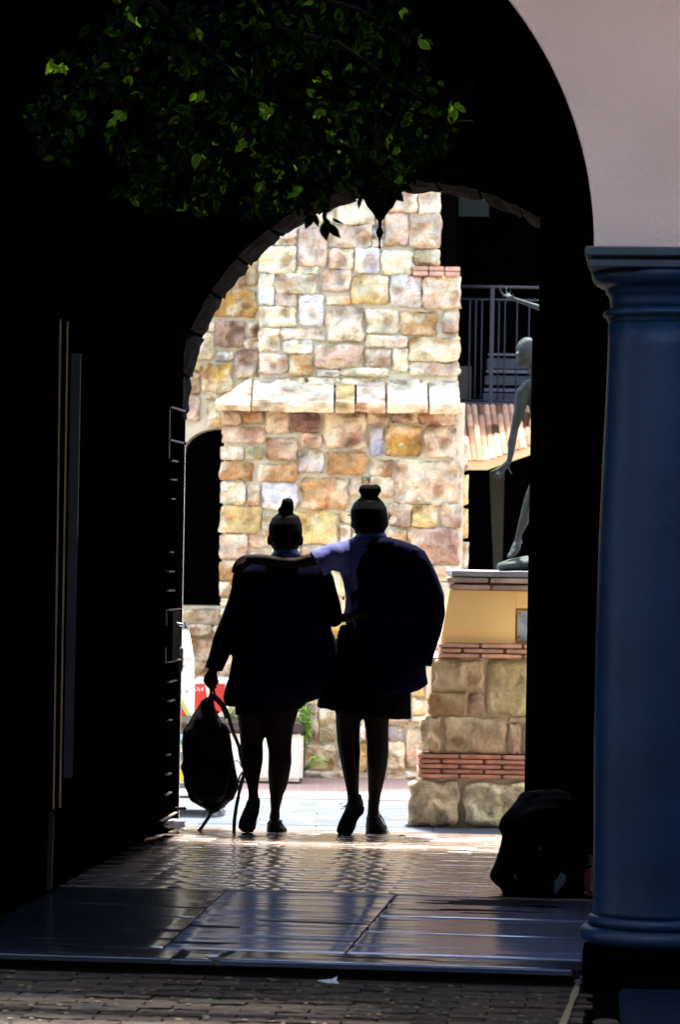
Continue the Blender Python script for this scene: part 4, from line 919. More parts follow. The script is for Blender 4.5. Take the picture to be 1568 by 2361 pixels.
for xx3 in (505, 350):
    bm = bmesh.new(); c0 = px(xx3, 1872, YK+.02)
    bmesh.ops.create_cone(bm, cap_ends=True, segments=24, radius1=.031, radius2=.031, depth=.025, matrix=Matrix.Translation(c0) @ Matrix.Rotation(R(90), 4, 'X') @ Matrix.Rotation(R(20), 4, 'Y'))
    wco = obj('wheel', bm, mat('pale_caster', (.4, .45, .55), .5), rk)
    bm = bmesh.new(); bmesh.ops.create_cone(bm, cap_ends=True, segments=16, radius1=.012, radius2=.012, depth=.03, matrix=Matrix.Translation(c0) @ Matrix.Rotation(R(90), 4, 'X')); h = obj('hub', bm, M['greymetal'], rk)
    bm = bmesh.new(); tube(bm, [c0+Vector((.03, 0, .03)), c0+Vector((-.02, 0, .05)), c0+Vector((-.02, 0, .09))], .008, 6); obj('fork', bm, M['greymetal'], rk)
def thing_box(nm, args, m, label, cat, group=None, **k):
    bm = bmesh.new(); kb(bm, *args, **k)
    e = empty(nm, px((args[0]+args[1])/2, args[3], args[4] if len(args) > 4 else YK), label, cat, group); obj('body', bm, m, e); return e
Yf = YK+.02
e = thing_box('white_carton', (380, 441, 1520, 1571, Yf+.02), M['white'], 'tall white carton with slanted shoulder standing on the paper packs', 'carton')
bm = bmesh.new(); a, b_, c3, d3 = px(380, 1520, Yf), px(442, 1519, Yf), px(431, 1457, Yf), px(380, 1455, Yf)
dpt = Vector((0, .26, 0)); hexa(bm, [a, b_, b_+dpt, a+dpt, d3, c3, c3+dpt, d3+dpt]); bmesh.ops.bevel(bm, geom=list(bm.edges), offset=.006, segments=2, affect='EDGES'); obj('slanted_lid', bm, M['white'], e)
obj('blue_mark', KB(421, 427, 1533, 1540, Yf+.016, .004), M['bluelogo'], e)
e = thing_box('paper_pack', (370, 449, 1572, 1651, Yf), M['white'], 'white and red paper pack with lime swoosh on the top shelf', 'paper pack', 'paper packs on the rack')
bm = bmesh.new(); vv = [px(380, 1590, Yf-.002), px(419, 1590, Yf-.002), px(416, 1612, Yf-.002), px(421, 1634, Yf-.002), px(430, 1650, Yf-.002), px(380, 1650, Yf-.002)]
bm.faces.new([bm.verts.new(v) for v in vv]); prism(bm); obj('red_print', bm, M['red'], e)
bm = bmesh.new(); q1_ = [px(x, y, Yf-.006) for x, y in ((418, 1612), (421, 1614), (427, 1630), (438, 1650), (432, 1650), (423, 1634))]
bm.faces.new([bm.verts.new(v) for v in q1_]); prism(bm); obj('lime_swoosh', bm, M['lime'], e)
obj('blue_mark', KB(427, 434, 1589, 1598, Yf-.003, .002), M['bluelogo'], e)
e = thing_box('paper_pack', (450, 522, 1567, 1651, Yf+.01), M['white'], 'red paper pack marked A4 with a white curved edge', 'paper pack', 'paper packs on the rack')
for nmm, pts_ in (('red_print', [(450, 1577), (471, 1576), (473, 1588), (476, 1605), (476, 1649), (450, 1650)]), ('red_print', [(482, 1576), (518, 1576), (519, 1640), (486, 1640), (484, 1600)])):
    bm = bmesh.new(); bm.faces.new([bm.verts.new(px(x, y, Yf+.006)) for x, y in pts_]); prism(bm); obj(nmm, bm, M['red'], e)
tcv = bpy.data.curves.new('lettering', 'FONT'); tcv.body = 'A4'; tcv.size = .038; tcv.extrude = .0008; tcv.align_x = 'LEFT'
to = bpy.data.objects.new('tmp', tcv); COL.objects.link(to); dg = bpy.context.evaluated_depsgraph_get(); tme = bpy.data.meshes.new_from_object(to.evaluated_get(dg)); bpy.data.objects.remove(to)
tme.transform(Matrix.Translation(px(451, 1594, Yf-.0005)) @ Matrix.Rotation(R(90), 4, 'X')); tme.materials.clear(); mesh_obj('lettering', tme, mat('pink_white_print', (.85, .7, .72), .5), e)
e = thing_box('paper_pack', (370, 460, 1706, 1724, Yf), M['green'], 'green paper pack on the middle shelf under a pale blue one', 'paper pack', 'paper packs on the rack')
obj('pale_band', KB(370, 460, 1716, 1724, Yf-.002, .001), M['palegreen'], e)
thing_box('paper_pack', (372, 458, 1692, 1705.5, Yf), M['paleblue'], 'pale blue paper pack lying on top of the green pack', 'paper pack', 'paper packs on the rack')
thing_box('paper_pack', (371, 462, 1724.5, 1733.8, Yf), M['white'], 'thin white paper pack at the bottom of the middle shelf', 'paper pack', 'paper packs on the rack')
thing_box('small_carton', (417, 432, 1752, 1773, Yf+.03), M['cream'], 'small cream carton standing on the yellow pack', 'carton')
thing_box('paper_pack', (370, 470, 1774, 1800, Yf), M['yellow'], 'bright yellow paper pack on the lowest shelf', 'paper pack', 'paper packs on the rack')
thing_box('paper_pack', (371, 470, 1800.5, 1805.8, Yf), M['white'], 'flat white pack under the yellow one on the lowest shelf', 'paper pack', 'paper packs on the rack')
# planter bench
YPn = gnd(620, 1806, OUTZ).y
pb = empty('planter_bench', px(620, 1805, YPn), 'cream panelled planter bench with dark timber top behind the walkers', 'bench')
obj('cream_box', KB(505, 698, 1692, 1800, YPn, .42, .02), M['cream'], pb); obj('base_rail', KB(512, 694, 1800, 1806, YPn+.03, .36), M['darkwood'], pb)
obj('timber_top', KB(503, 697, 1667, 1688, YPn-.02, .46, .01), M['darkwood'], pb)
def leaf_blob(nm, c, rx_, ry_, rz_, n, size, m, label, cat, kind=None, parent=None):
    bm = bmesh.new()
    for k in range(n):
        while True:
            u = Vector((random.uniform(-1, 1), random.uniform(-1, 1), random.uniform(-1, 1)))
            if u.length < 1: break
        p = Vector(c)+Vector((u.x*rx_, u.y*ry_, u.z*rz_)); mt_ = Matrix.Translation(p) @ Matrix.Rotation(random.uniform(0, 6.3), 4, 'Z') @ Matrix.Rotation(random.uniform(-1, 1), 4, 'X') @ Matrix.Scale(size*random.uniform(.6, 1.3), 4)
        bm.faces.new([bm.verts.new(mt_ @ Vector(v)) for v in ((0, -.5, 0), (.25, -.1, .06), (.2, .3, .05), (0, .6, 0), (-.2, .3, .05), (-.25, -.1, .06))])
    o = obj(nm, bm, m, parent)
    if label: prop(o, label, cat, kind=kind)
    return o
e = empty('shrub', px(700, 1700, YPn+.3), 'small bright green shrub at the right end of the planter bench', 'shrub')
leaf_blob('foliage', px(703, 1672, YPn+.3), .045, .06, .16, 520, .028, M['plant'], None, None, parent=e)
bm = bmesh.new(); tube(bm, [px(700, 1790, YPn+.3), px(702, 1720, YPn+.3), px(699, 1650, YPn+.3)], [.01, .008, .004], 6); obj('stem', bm, M['darkwood'], e)
e = empty('shrub', px(535, 1690, YPn+.3), 'yellow green shrub behind the planter bench beside the backpack straps', 'shrub')
leaf_blob('foliage', px(538, 1650, YPn+.5), .09, .1, .06, 260, .03, mat('yellow_green_leaf', (.3, .34, .1), .7, (.5, .5, .3), 20), None, None, parent=e)
bm = bmesh.new(); tube(bm, [px(535, 1790, YPn+.5), px(537, 1680, YPn+.5)], .008, 6); obj('stem', bm, M['darkwood'], e)
e = empty('strap_plant', px(705, 1800, YPn+.1), 'low plant with long arching green blades at the wall foot', 'plant')
for k in range(13):
    bm = bmesh.new(); c0 = px(698, 1788, YPn+.15); az = random.uniform(-1.4, .9) if k > 3 else (-.1+k*.1); L_ = random.uniform(.1, .17); h_ = random.uniform(.04, .11); pts_ = []
    for i in range(7):
        f = i/6; pts_.append((c0+Vector((math.cos(az)*L_*f*1.1, math.sin(az)*L_*f, h_*math.sin(f*2.4)+.02)), .008*(1-f)**.5*(1 if f < 1 else 0)+.0008))
    va = [bm.verts.new(p+Vector((0, -w_, w_*.3))) for p, w_ in pts_]; vb = [bm.verts.new(p+Vector((0, w_, w_*.9))) for p, w_ in pts_]
    for i in range(6): bm.faces.new((va[i], va[i+1], vb[i+1], vb[i]))
    obj('blade', bm, M['plant'], e)

print('T', time.time()-T0)
# ================================================================== PEOPLE
YGp = 16.2
U = YGp/F
def LF(bm, rows, n=20, sq=1.0, cap=.35, Y=YGp): loft(bm, rows, Y, n, sq, cap)
def TB(bm, pts, n=10, Y=YGp):
    tube(bm, [px(x, y, Y)+Vector((0, yo, 0)) for x, y, r_, yo in pts], [r_*Y/F for x, y, r_, yo in pts], n)
# ---------------- walker on the left
p1 = empty('person', Vector((px(620, 1915, YGp).x, YGp, 0)), 'shorter walker in a navy blazer holding a backpack in the left hand', 'person')
bm = bmesh.new()
# head, ears, neck, face (turned away)
LF(bm, [(641, 1188, 676, 1187, .045, .0), (630, 1198, 688, 1196, .075, 0), (622, 1214, 694, 1212, .092, 0), (621, 1232, 696, 1230, .096, .005), (621, 1246, 695, 1244, .092, .01), (624, 1258, 692, 1256, .08, .02), (632, 1270, 686, 1269, .07, .0)], 24)
LF(bm, [(631, 1262, 686, 1262, .055, -.02), (630, 1276, 686, 1276, .055, -.02), (622, 1288, 694, 1288, .06, -.02)])
LF(bm, [(632, 1262, 684, 1261, .06, .05), (642, 1276, 674, 1275, .04, .07)])
for x in (619, 696.5): ball(bm, px(x, 1246, YGp)+Vector((0, -.005, 0)), .007, .016, .026, 10)
ball(bm, px(658, 1248, YGp)+Vector((0, .107, 0)), .012, .018, .02, 10); ball(bm, px(658, 1262, YGp)+Vector((0, .1, 0)), .022, .01, .008, 10)
for x in (645, 671): ball(bm, px(x, 1238, YGp)+Vector((0, .09, 0)), .013, .01, .009, 8)
# trunk under the clothes
LF(bm, [(600, 1290, 715, 1290, .06, 0), (565, 1308, 742, 1308, .08, 0), (560, 1350, 745, 1350, .1, 0), (565, 1430, 735, 1430, .1, 0), (560, 1500, 735, 1500, .11, 0), (555, 1570, 730, 1570, .12, 0), (556, 1620, 700, 1620, .1, 0)], 24)
# legs
LF(bm, [(552, 1600, 625, 1600, .09, .02), (547, 1650, 617, 1650, .088, .02), (552, 1690, 612, 1692, .08, .02), (553.5, 1712, 606, 1712, .072, .02), (554, 1732, 607, 1732, .066, -.02), (556, 1752, 607, 1751, .064, -.05), (563, 1780, 603, 1775, .055, -.09), (570, 1800, 599, 1796, .045, -.12), (574, 1817, 597, 1814, .036, -.14), (574, 1842, 600, 1838, .034, -.17)], 20)
LF(bm, [(612, 1600, 700, 1600, .09, 0), (613, 1640, 688, 1640, .088, 0), (612, 1680, 677, 1677, .08, 0), (614, 1706, 673, 1706, .072, 0), (619, 1730, 672, 1728, .066, -.01), (619, 1755, 673, 1755, .068, -.02), (618, 1782, 668, 1786, .062, -.02), (620, 1810, 662, 1812, .05, -.01), (622, 1835, 653, 1835, .04, 0), (624, 1866, 645, 1866, .036, 0), (620, 1888, 646, 1888, .036, 0)], 20)
# left arm and hand closing on the handle
TB(bm, [(572, 1318, 20, 0), (556, 1380, 19, 0), (535, 1440, 17, 0), (512, 1495, 14, .01), (496, 1535, 10.5, .01), (491, 1549, 10, .01)], 12)
LF(bm, [(481, 1542, 501, 1545, .02, .01), (474, 1553, 501, 1556, .02, .01), (467, 1562, 500, 1568, .02, .01), (471, 1571, 500, 1575, .017, .0)], 16)
for pts in ([(471, 1565, 4.6, 0), (475, 1575, 4.2, -.012), (484, 1582, 3.8, -.022), (488, 1579, 3.4, -.03)], [(478, 1569, 4.8, 0), (480, 1579, 4.4, -.01), (486, 1587, 3.8, -.02), (490, 1583, 3.4, -.03)], [(486, 1571, 4.8, .004), (487, 1582, 4.2, -.004), (491, 1589, 3.6, -.014), (493, 1584, 3.2, -.024)], [(494, 1571, 4.4, .008), (496, 1580, 3.8, .0), (498, 1585, 3.2, -.01)], [(498, 1560, 4.4, .02), (501, 1570, 4, .028), (499, 1580, 3.6, .026)]): TB(bm, pts, 8)
# right arm reaching behind the friend's waist
TB(bm, [(728, 1318, 19, 0), (748, 1360, 17, -.02), (764, 1405, 15, -.06), (776, 1425, 13, -.1), (800, 1422, 10, -.12), (815, 1416, 8.5, -.122), (828, 1412, 8, -.122)], 12)
for k in range(4): TB(bm, [(826, 1405+k*5, 3.6, -.122), (842, 1403+k*6, 3.4, -.124), (853+(-3 if k in (0, 3) else 0), 1405+k*6.4, 2.8, -.122)], 8)
TB(bm, [(820, 1406, 4, -.122), (828, 1397, 3.5, -.124), (836, 1393, 3, -.122)], 8)
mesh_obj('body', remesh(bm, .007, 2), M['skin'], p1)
bm = bmesh.new()
LF(bm, [(640, 1184, 678, 1184, .05, 0), (628, 1194, 690, 1192, .085, -.005), (620, 1210, 696, 1208, .1, -.008), (619, 1226, 698, 1226, .102, -.014), (620, 1240, 696, 1240, .094, -.022), (624, 1250, 692, 1250, .075, -.035), (634, 1256, 684, 1256, .05, -.05)], 24)
LF(bm, [(651, 1187, 674, 1187, .03, -.02), (648, 1178, 677, 1178, .04, -.02), (647, 1166, 678, 1166, .042, -.02), (650, 1156, 677, 1156, .035, -.02), (655, 1151, 673, 1150, .02, -.02)], 16)
ball(bm, px(646, 1176, YGp)+Vector((0, -.03, 0)), .012, .02, .014, 10); ball(bm, px(658, 1158, YGp)+Vector((0, -.05, 0)), .018, .02, .018, 10)
me = remesh(bm, .006, 2); hr = mesh_obj('hair', me, M['hair'], p1)
def wisps(parent, c, n, spread, r_, seed, Y=YGp, length=(8, 20)):
    rr = random.Random(seed); bm = bmesh.new()
    for k in range(n):
        cx_, cy_, a0_, a1_ = c; a = rr.uniform(a0_, a1_); L_ = rr.uniform(*length); x, y = cx_+rr.uniform(-spread, spread), cy_+rr.uniform(-spread, spread); cu = rr.uniform(-.9, .9)
        pts_ = [(x+math.cos(a+cu*f)*L_*f, y-math.sin(a+cu*f)*L_*f, .45*(1-f*.6), rr.uniform(-.02, .02)*f) for f in (0, .35, .7, 1)]
        TB(bm, pts_, 4, Y)
    o = obj('stray_hair', bm, M['hair'], parent); o['kind'] = 'stuff'; return o
wisps(p1, (664, 1153, .3, 2.6), 16, 8, .5, 3, length=(5, 10)); wisps(p1, (684, 1191, -.6, .3), 8, 3, .5, 4, length=(6, 14))
# navy blazer
bm = bmesh.new()
LF(bm, [(622, 1281, 698, 1281, .07, -.02), (596, 1288, 722, 1289, .085, -.01), (562, 1300, 740, 1303, .1, 0), (546, 1318, 752, 1322, .115, 0), (541, 1345, 760, 1348, .125, 0), (541, 1380, 763, 1385, .13, 0), (545, 1420, 762, 1420, .13, 0), (543, 1460, 766, 1455, .13, 0), (541, 1485, 780, 1480, .135, 0), (535, 1520, 792, 1515, .14, 0), (529, 1550, 790, 1550, .145, 0), (522, 1575, 778, 1580, .15, 0), (514, 1608, 750, 1606, .15, .01), (520, 1628, 716, 1618, .14, .01)], 32, .9, cap=.02)
LF(bm, [(548, 1296, 602, 1322, .06, 0), (537, 1328, 590, 1345, .07, 0), (531, 1360, 580, 1378, .068, 0), (517, 1402, 566, 1418, .064, 0), (503, 1440, 553, 1455, .06, 0), (490, 1474, 541, 1484, .056, .005), (481, 1508, 527, 1515, .052, .01), (472, 1538, 512, 1548, .048, .01)], 20, .95, cap=.03)
LF(bm, [(700, 1312, 754, 1300, .06, 0), (722, 1345, 768, 1332, .068, -.01), (732, 1380, 779, 1370, .066, -.03), (740, 1412, 788, 1402, .062, -.06), (752, 1440, 790, 1415, .055, -.09), (772, 1446, 797, 1414, .045, -.13), (786, 1438, 804, 1414, .04, -.12)], 20, .95, cap=.05)
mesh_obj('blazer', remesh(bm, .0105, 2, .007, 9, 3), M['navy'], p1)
bm = bmesh.new(); LF(bm, [(634, 1266, 686, 1266, .06, -.02), (628, 1275, 691, 1275, .068, -.02), (622, 1284, 698, 1284, .075, -.02)], 24, cap=.02); obj('collar', bm, mat('blue_collar', (.03, .035, .11), .8), p1, True)
bm = bmesh.new(); LF(bm, [(565, 1470, 728, 1470, .11, 0), (552, 1540, 735, 1540, .125, 0), (538, 1600, 722, 1600, .14, .01), (543, 1647, 694, 1634, .13, .015)], 32, cap=.01)
mesh_obj('skirt', remesh(bm, .009, 2, .005, 16, 8), M['skirt'], p1)
# shoes
bm = bmesh.new()   # raised left foot, sole towards the viewer
LF(bm, [(572, 1838, 602, 1834, .034, -.17), (569, 1848, 602, 1850, .038, -.18), (562, 1864, 599, 1867, .036, -.17), (555, 1880, 594, 1882, .03, -.14), (552, 1892, 592, 1894, .026, -.12), (552, 1902, 590, 1904, .022, -.1), (558, 1910, 585, 1912, .018, -.09)], 20, .8)
sh = mesh_obj('shoe', remesh(bm, .005, 2), M['shoe'], p1)
bm = bmesh.new(); LF(bm, [(571, 1846, 602, 1848, .006, -.222), (563, 1865, 599, 1868, .006, -.212), (554, 1884, 594, 1885, .006, -.178), (551, 1902, 591, 1904, .006, -.128), (560, 1913, 584, 1914, .006, -.108)], 16, .8, .1); obj('sole', bm, M['shoe'], sh, True)
bm = bmesh.new(); LF(bm, [(619, 1890, 648, 1889, .04, 0), (616, 1900, 653, 1900, .05, .0), (615, 1908, 661, 1909, .06, .0), (614, 1917, 663, 1917, .06, .0)], 20, .8, .05)
sh = mesh_obj('shoe', remesh(bm, .005, 1), M['brownshoe'], p1)
bm = bmesh.new(); TB(bm, [(616, 1895, 1.3, -.05), (630, 1893, 1.3, -.06), (648, 1896, 1.3, -.06), (654, 1904, 1, -.055)], 6); TB(bm, [(648, 1894, 1, -.05), (652, 1887, 1, -.05), (647, 1890, 1, -.05)], 6); obj('lace', bm, M['shoe'], sh, True)
print('T', time.time()-T0)
# ---------------- walker on the right
p2 = empty('person', Vector((px(855, 1922, YGp).x, YGp, 0)), 'taller walker with wide hair bun, arm around the friend, blazer draped over the shoulders', 'person')
bm = bmesh.new()
LF(bm, [(830, 1150, 874, 1149, .05, 0), (818, 1162, 884, 1160, .08, 0), (812, 1180, 890, 1178, .098, .0), (812, 1198, 892, 1196, .1, .005), (813, 1212, 891, 1210, .095, .01), (817, 1224, 889, 1223, .08, .015), (822, 1236, 884, 1236, .065, 0)], 24)
LF(bm, [(826, 1224, 880, 1224, .058, -.01), (828, 1240, 882, 1240, .058, -.01), (818, 1252, 892, 1252, .06, -.01)])
LF(bm, [(830, 1228, 874, 1228, .055, .06), (840, 1240, 866, 1240, .035, .075)])
for x in (812, 892): ball(bm, px(x, 1206, YGp)+Vector((0, 0, 0)), .008, .016, .027, 10)
ball(bm, px(852, 1208, YGp)+Vector((0, .11, 0)), .012, .018, .022, 10); ball(bm, px(852, 1224, YGp)+Vector((0, .1, 0)), .024, .01, .008, 10)
for x in (838, 866): ball(bm, px(x, 1198, YGp)+Vector((0, .094, 0)), .013, .01, .009, 8)
LF(bm, [(800, 1258, 905, 1258, .06, 0), (800, 1285, 935, 1282, .085, 0), (812, 1340, 920, 1340, .1, 0), (815, 1420, 915, 1420, .095, 0), (800, 1500, 925, 1500, .11, 0), (790, 1580, 920, 1580, .115, 0), (780, 1620, 905, 1620, .1, 0)], 24)
LF(bm, [(776, 1610, 845, 1610, .085, .02), (774, 1640, 838, 1645, .085, .02), (774, 1668, 831, 1668, .075, .02), (777, 1707, 829, 1707, .066, .0), (782, 1735, 831, 1733, .066, -.03), (787, 1762, 829, 1760, .06, -.06), (793, 1790, 828, 1788, .05, -.09), (799, 1817, 827, 1815, .038, -.12), (800, 1836, 829, 1832, .036, -.14)], 20)
LF(bm, [(838, 1610, 905, 1610, .085, 0), (839, 1650, 898, 1650, .08, 0), (841, 1672, 896, 1672, .075, 0), (846, 1707, 896, 1707, .066, -.01), (846, 1740, 896, 1740, .066, -.02), (847, 1768, 892, 1768, .062, -.02), (848, 1795, 887, 1795, .052, -.01), (849, 1830, 879, 1830, .04, 0), (848, 1861, 874, 1861, .036, 0), (846, 1885, 874, 1885, .036, 0)], 20)
# arm over the friend's shoulders, hand hanging over the far shoulder
TB(bm, [(818, 1272, 20, -.02), (785, 1284, 19, -.07), (748, 1288, 16.5, -.12), (715, 1290, 14, -.14), (683, 1298, 12.5, -.14), (650, 1296, 12, -.14), (615, 1291, 13, -.135), (588, 1289, 12, -.125), (570, 1290, 11, -.11)], 14)
LF(bm, [(574, 1277, 580, 1303, .02, -.11), (560, 1280, 566, 1309, .022, -.105), (550, 1290, 558, 1314, .02, -.1)], 14)
for pts in ([(556, 1288, 5, -.1), (546, 1298, 4.6, -.1), (540, 1309, 4.2, -.09), (538, 1320, 3.6, -.08)], [(560, 1294, 5, -.115), (550, 1304, 4.6, -.118), (545, 1316, 4.2, -.11), (544, 1327, 3.4, -.1)], [(563, 1300, 5, -.12), (555, 1309, 4.6, -.125), (551, 1320, 4.2, -.122), (550, 1330, 3.4, -.115)], [(567, 1304, 4.6, -.12), (561, 1312, 4.2, -.128), (558, 1322, 3.6, -.128), (557, 1328, 3, -.12)], [(572, 1286, 4.6, -.12), (566, 1296, 4.2, -.135), (560, 1302, 3.6, -.14)]): TB(bm, pts, 8)
# right arm under the draped blazer
TB(bm, [(918, 1275, 20, 0), (950, 1330, 17, .02), (972, 1390, 15, .03), (950, 1440, 13, .08), (915, 1450, 10, .13), (890, 1446, 10, .15)], 12)
for k in range(5): TB(bm, [(892, 1440+k*4, 4, .15), (876, 1438+k*5, 3.6, .155), (866, 1442+k*5, 3, .15)], 8)
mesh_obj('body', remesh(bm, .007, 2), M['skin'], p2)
bm = bmesh.new()
LF(bm, [(832, 1146, 872, 1146, .05, 0), (817, 1158, 884, 1157, .085, -.005), (809, 1175, 892, 1173, .104, -.008), (808, 1192, 894, 1190, .106, -.012), (811, 1206, 894, 1204, .1, -.018), (815, 1218, 891, 1217, .085, -.028), (822, 1228, 886, 1228, .06, -.035)], 24)
LF(bm, [(836, 1150, 870, 1150, .035, -.02), (834, 1144, 872, 1144, .04, -.02)], 16)
LF(bm, [(827, 1131, 829, 1136, .02, -.02), (829, 1122, 832, 1142, .034, -.02), (837, 1117, 839, 1146, .042, -.02), (853, 1118, 853, 1146, .043, -.02), (868, 1116, 867, 1146, .042, -.02), (876, 1121, 874, 1141, .034, -.02), (879, 1129, 878, 1135, .02, -.02)], 16)
mesh_obj('hair', remesh(bm, .006, 2), M['hair'], p2)
wisps(p2, (845, 1118, .6, 2.5), 46, 12, .5, 5, length=(5, 13)); wisps(p2, (889, 1190, -1.2, 1.0), 60, 9, .5, 6, length=(6, 14)); wisps(p2, (812, 1186, 2.2, 4.2), 24, 6, .5, 7, length=(5, 10))
# shirt with short sleeve
bm = bmesh.new()
LF(bm, [(822, 1236, 886, 1234, .066, -.015), (808, 1243, 898, 1240, .075, -.01), (790, 1252, 915, 1248, .088, 0), (782, 1268, 935, 1262, .1, 0), (780, 1290, 940, 1285, .108, 0), (782, 1312, 940, 1312, .112, 0), (791, 1345, 930, 1345, .112, 0), (795, 1378, 925, 1380, .112, 0), (793, 1400, 922, 1400, .112, 0), (789, 1418, 925, 1420, .115, 0), (798, 1450, 925, 1450, .115, 0)], 28, .95, cap=.02)
LF(bm, [(812, 1244, 800, 1330, .09, -.02), (790, 1248, 782, 1318, .085, -.05), (770, 1250, 766, 1312, .078, -.08), (745, 1259, 758, 1322, .07, -.11), (715, 1272, 747, 1328, .062, -.13)], 22, .95, cap=.03)
me = remesh(bm, .009, 1, .009, 15, 1); sh_ = mesh_obj('shirt', me, M['shirt'], p2)
bm = bmesh.new(); LF(bm, [(826, 1228, 886, 1226, .062, -.018), (820, 1234, 890, 1232, .07, -.018), (812, 1242, 894, 1240, .078, -.016)], 24, cap=.02); obj('collar', bm, M['shirt'], sh_, True)
bm = bmesh.new(); ball(bm, px(792, 1379, YGp)+Vector((0, -.05, 0)), .006, .006, .009, 8); obj('button', bm, M['iron'], sh_, True)
# draped blazer
bm = bmesh.new()
LF(bm, [(876, 1238, 902, 1240, .05, -.05), (862, 1248, 932, 1249, .1, -.03), (845, 1258, 958, 1258, .12, -.02), (826, 1272, 975, 1268, .13, -.015), (810, 1290, 987, 1290, .135, -.015), (803, 1318, 1001, 1316, .138, -.015), (802, 1342, 1012, 1342, .14, -.01), (800, 1370, 1020, 1370, .14, -.01), (803, 1395, 1025.5, 1397, .14, -.01), (801, 1415, 1024, 1420, .14, -.01), (796, 1443, 1019, 1443, .14, 0), (798, 1478, 1010, 1478, .14, 0), (790, 1508, 1000, 1506, .14, 0), (785, 1532, 987, 1532, .14, 0)], 32, .9, cap=.01)
LF(bm, [(860, 1480, 985, 1500, .14, 0), (850, 1530, 983, 1545, .145, 0), (800, 1570, 988, 1576, .15, 0), (760, 1606, 965, 1594, .15, 0)], 28, .9, cap=.01)
b2 = mesh_obj('blazer', remesh(bm, .0105, 1, .008, 8, 12), M['navy'], p2)
bm = bmesh.new(); LF(bm, [(942, 1262, 976, 1268, .05, -.09), (944, 1285, 990, 1290, .06, -.1), (958, 1325, 1006, 1322, .058, -.1), (974, 1370, 1021, 1368, .055, -.1), (980, 1415, 1024, 1415, .052, -.1), (976, 1460, 1014, 1462, .048, -.1), (968, 1505, 1000, 1508, .044, -.1), (962, 1530, 993, 1534, .042, -.1)], 18, .95, cap=.03)
mesh_obj('sleeve', remesh(bm, .009, 1, .006, 12, 2), M['navy'], b2)
bm = bmesh.new(); LF(bm, [(858, 1242, 900, 1238, .05, -.07), (846, 1254, 912, 1246, .05, -.09), (842, 1262, 918, 1254, .046, -.1)], 18, .95, cap=.03); obj('collar', bm, M['navy'], b2, True)
bm = bmesh.new()
LF(bm, [(785, 1440, 930, 1440, .11, 0), (768, 1500, 945, 1500, .12, 0), (755, 1550, 945, 1550, .13, 0), (738, 1600, 946, 1595, .15, 0), (731, 1630, 949, 1656, .15, 0)], 36, 1, cap=.01)
LF(bm, [(765, 1600, 948, 1600, .14, 0), (772, 1646, 949, 1657, .145, 0)], 36, 1, cap=.01)
mesh_obj('skirt', remesh(bm, .008, 1, .005, 16, 4), M['skirt'], p2)
bm = bmesh.new()
LF(bm, [(800, 1828, 833, 1826, .036, -.14), (801, 1840, 838, 1846, .042, -.16), (796, 1856, 838, 1862, .042, -.16), (789, 1872, 829, 1877, .038, -.15), (781, 1890, 820, 1894, .03, -.13), (776, 1906, 816, 1910, .026, -.11), (780, 1918, 806, 1920, .02, -.1)], 20, .8)
sh = mesh_obj('shoe', remesh(bm, .005, 2), M['shoe'], p2)
bm = bmesh.new(); LF(bm, [(808, 1844, 840, 1852, .006, -.215), (799, 1860, 838, 1866, .006, -.213), (789, 1876, 824, 1880, .006, -.2), (778, 1898, 819, 1902, .006, -.16), (776, 1912, 812, 1916, .006, -.13), (786, 1922, 801, 1923, .006, -.12)], 16, .8, .1); obj('sole', bm, M['shoe'], sh, True)
bm = bmesh.new(); TB(bm, [(800, 1848, 1, -.17), (793, 1852, 1, -.17), (784, 1852, 1, -.17), (790, 1846, 1, -.17), (782, 1845, 1, -.17)], 6); TB(bm, [(798, 1850, 1, -.17), (788, 1860, 1, -.17), (785, 1856, 1, -.17)], 6); obj('lace', bm, M['shoe'], sh, True)
bm = bmesh.new(); LF(bm, [(845, 1880, 876, 1880, .038, 0), (844, 1892, 882, 1892, .048, 0), (843, 1904, 890, 1904, .06, 0), (843, 1916, 893, 1916, .062, 0)], 20, .8, .05)
sh = mesh_obj('shoe', remesh(bm, .005, 1), M['shoe'], p2)
obj('sole', (lambda b3: (LF(b3, [(843, 1916, 894, 1916, .066, 0), (843, 1922, 894, 1922, .066, 0)], 20, .7, .02), b3)[1])(bmesh.new()), M['shoe'], sh)
bm = bmesh.new(); TB(bm, [(872, 1874, 1.1, -.04), (880, 1882, 1.1, -.05), (889, 1898, 1, -.06), (899, 1924, .9, -.06)], 6); TB(bm, [(872, 1866, 1.1, -.03), (876, 1874, 1, -.05), (886, 1890, 1, -.05)], 6); obj('lace', bm, M['shoe'], sh, True)

# ---------------- backpack held by the walker
YBp = YGp-.03
bp = empty('backpack', px(485, 1870, YBp), 'black backpack hanging from the walker hand with loose straps', 'backpack')
bm = bmesh.new()
LF(bm, [(478, 1608, 491, 1606, .02, 0), (466, 1616, 494, 1618, .04, 0), (455, 1636, 501, 1638, .06, 0), (441, 1655, 509, 1656, .075, 0), (425, 1682, 527, 1680, .09, 0), (423, 1705, 530, 1702, .095, 0), (422, 1735, 534, 1735, .1, 0), (421, 1756, 538, 1756, .1, 0), (417, 1770, 541, 1772, .105, 0), (420, 1788, 545, 1788, .105, 0), (429, 1817, 548, 1814, .1, 0), (441, 1840, 538, 1842, .09, 0), (457, 1853, 520, 1856, .07, 0), (474, 1864, 508, 1866, .05, 0), (480, 1873, 498, 1873, .03, 0)], 28, .85)
mesh_obj('pack_body', remesh(bm, .007, 1, .015, 14, 6), M['nylon'], bp)
bm = bmesh.new(); LF(bm, [(440, 1762, 525, 1762, .04, -.09), (436, 1790, 530, 1790, .05, -.1), (446, 1830, 522, 1830, .045, -.085), (460, 1846, 508, 1846, .03, -.07)], 24, .8); mesh_obj('front_pocket', remesh(bm, .007, 2, .004, 14, 2), M['nylon'], bp)
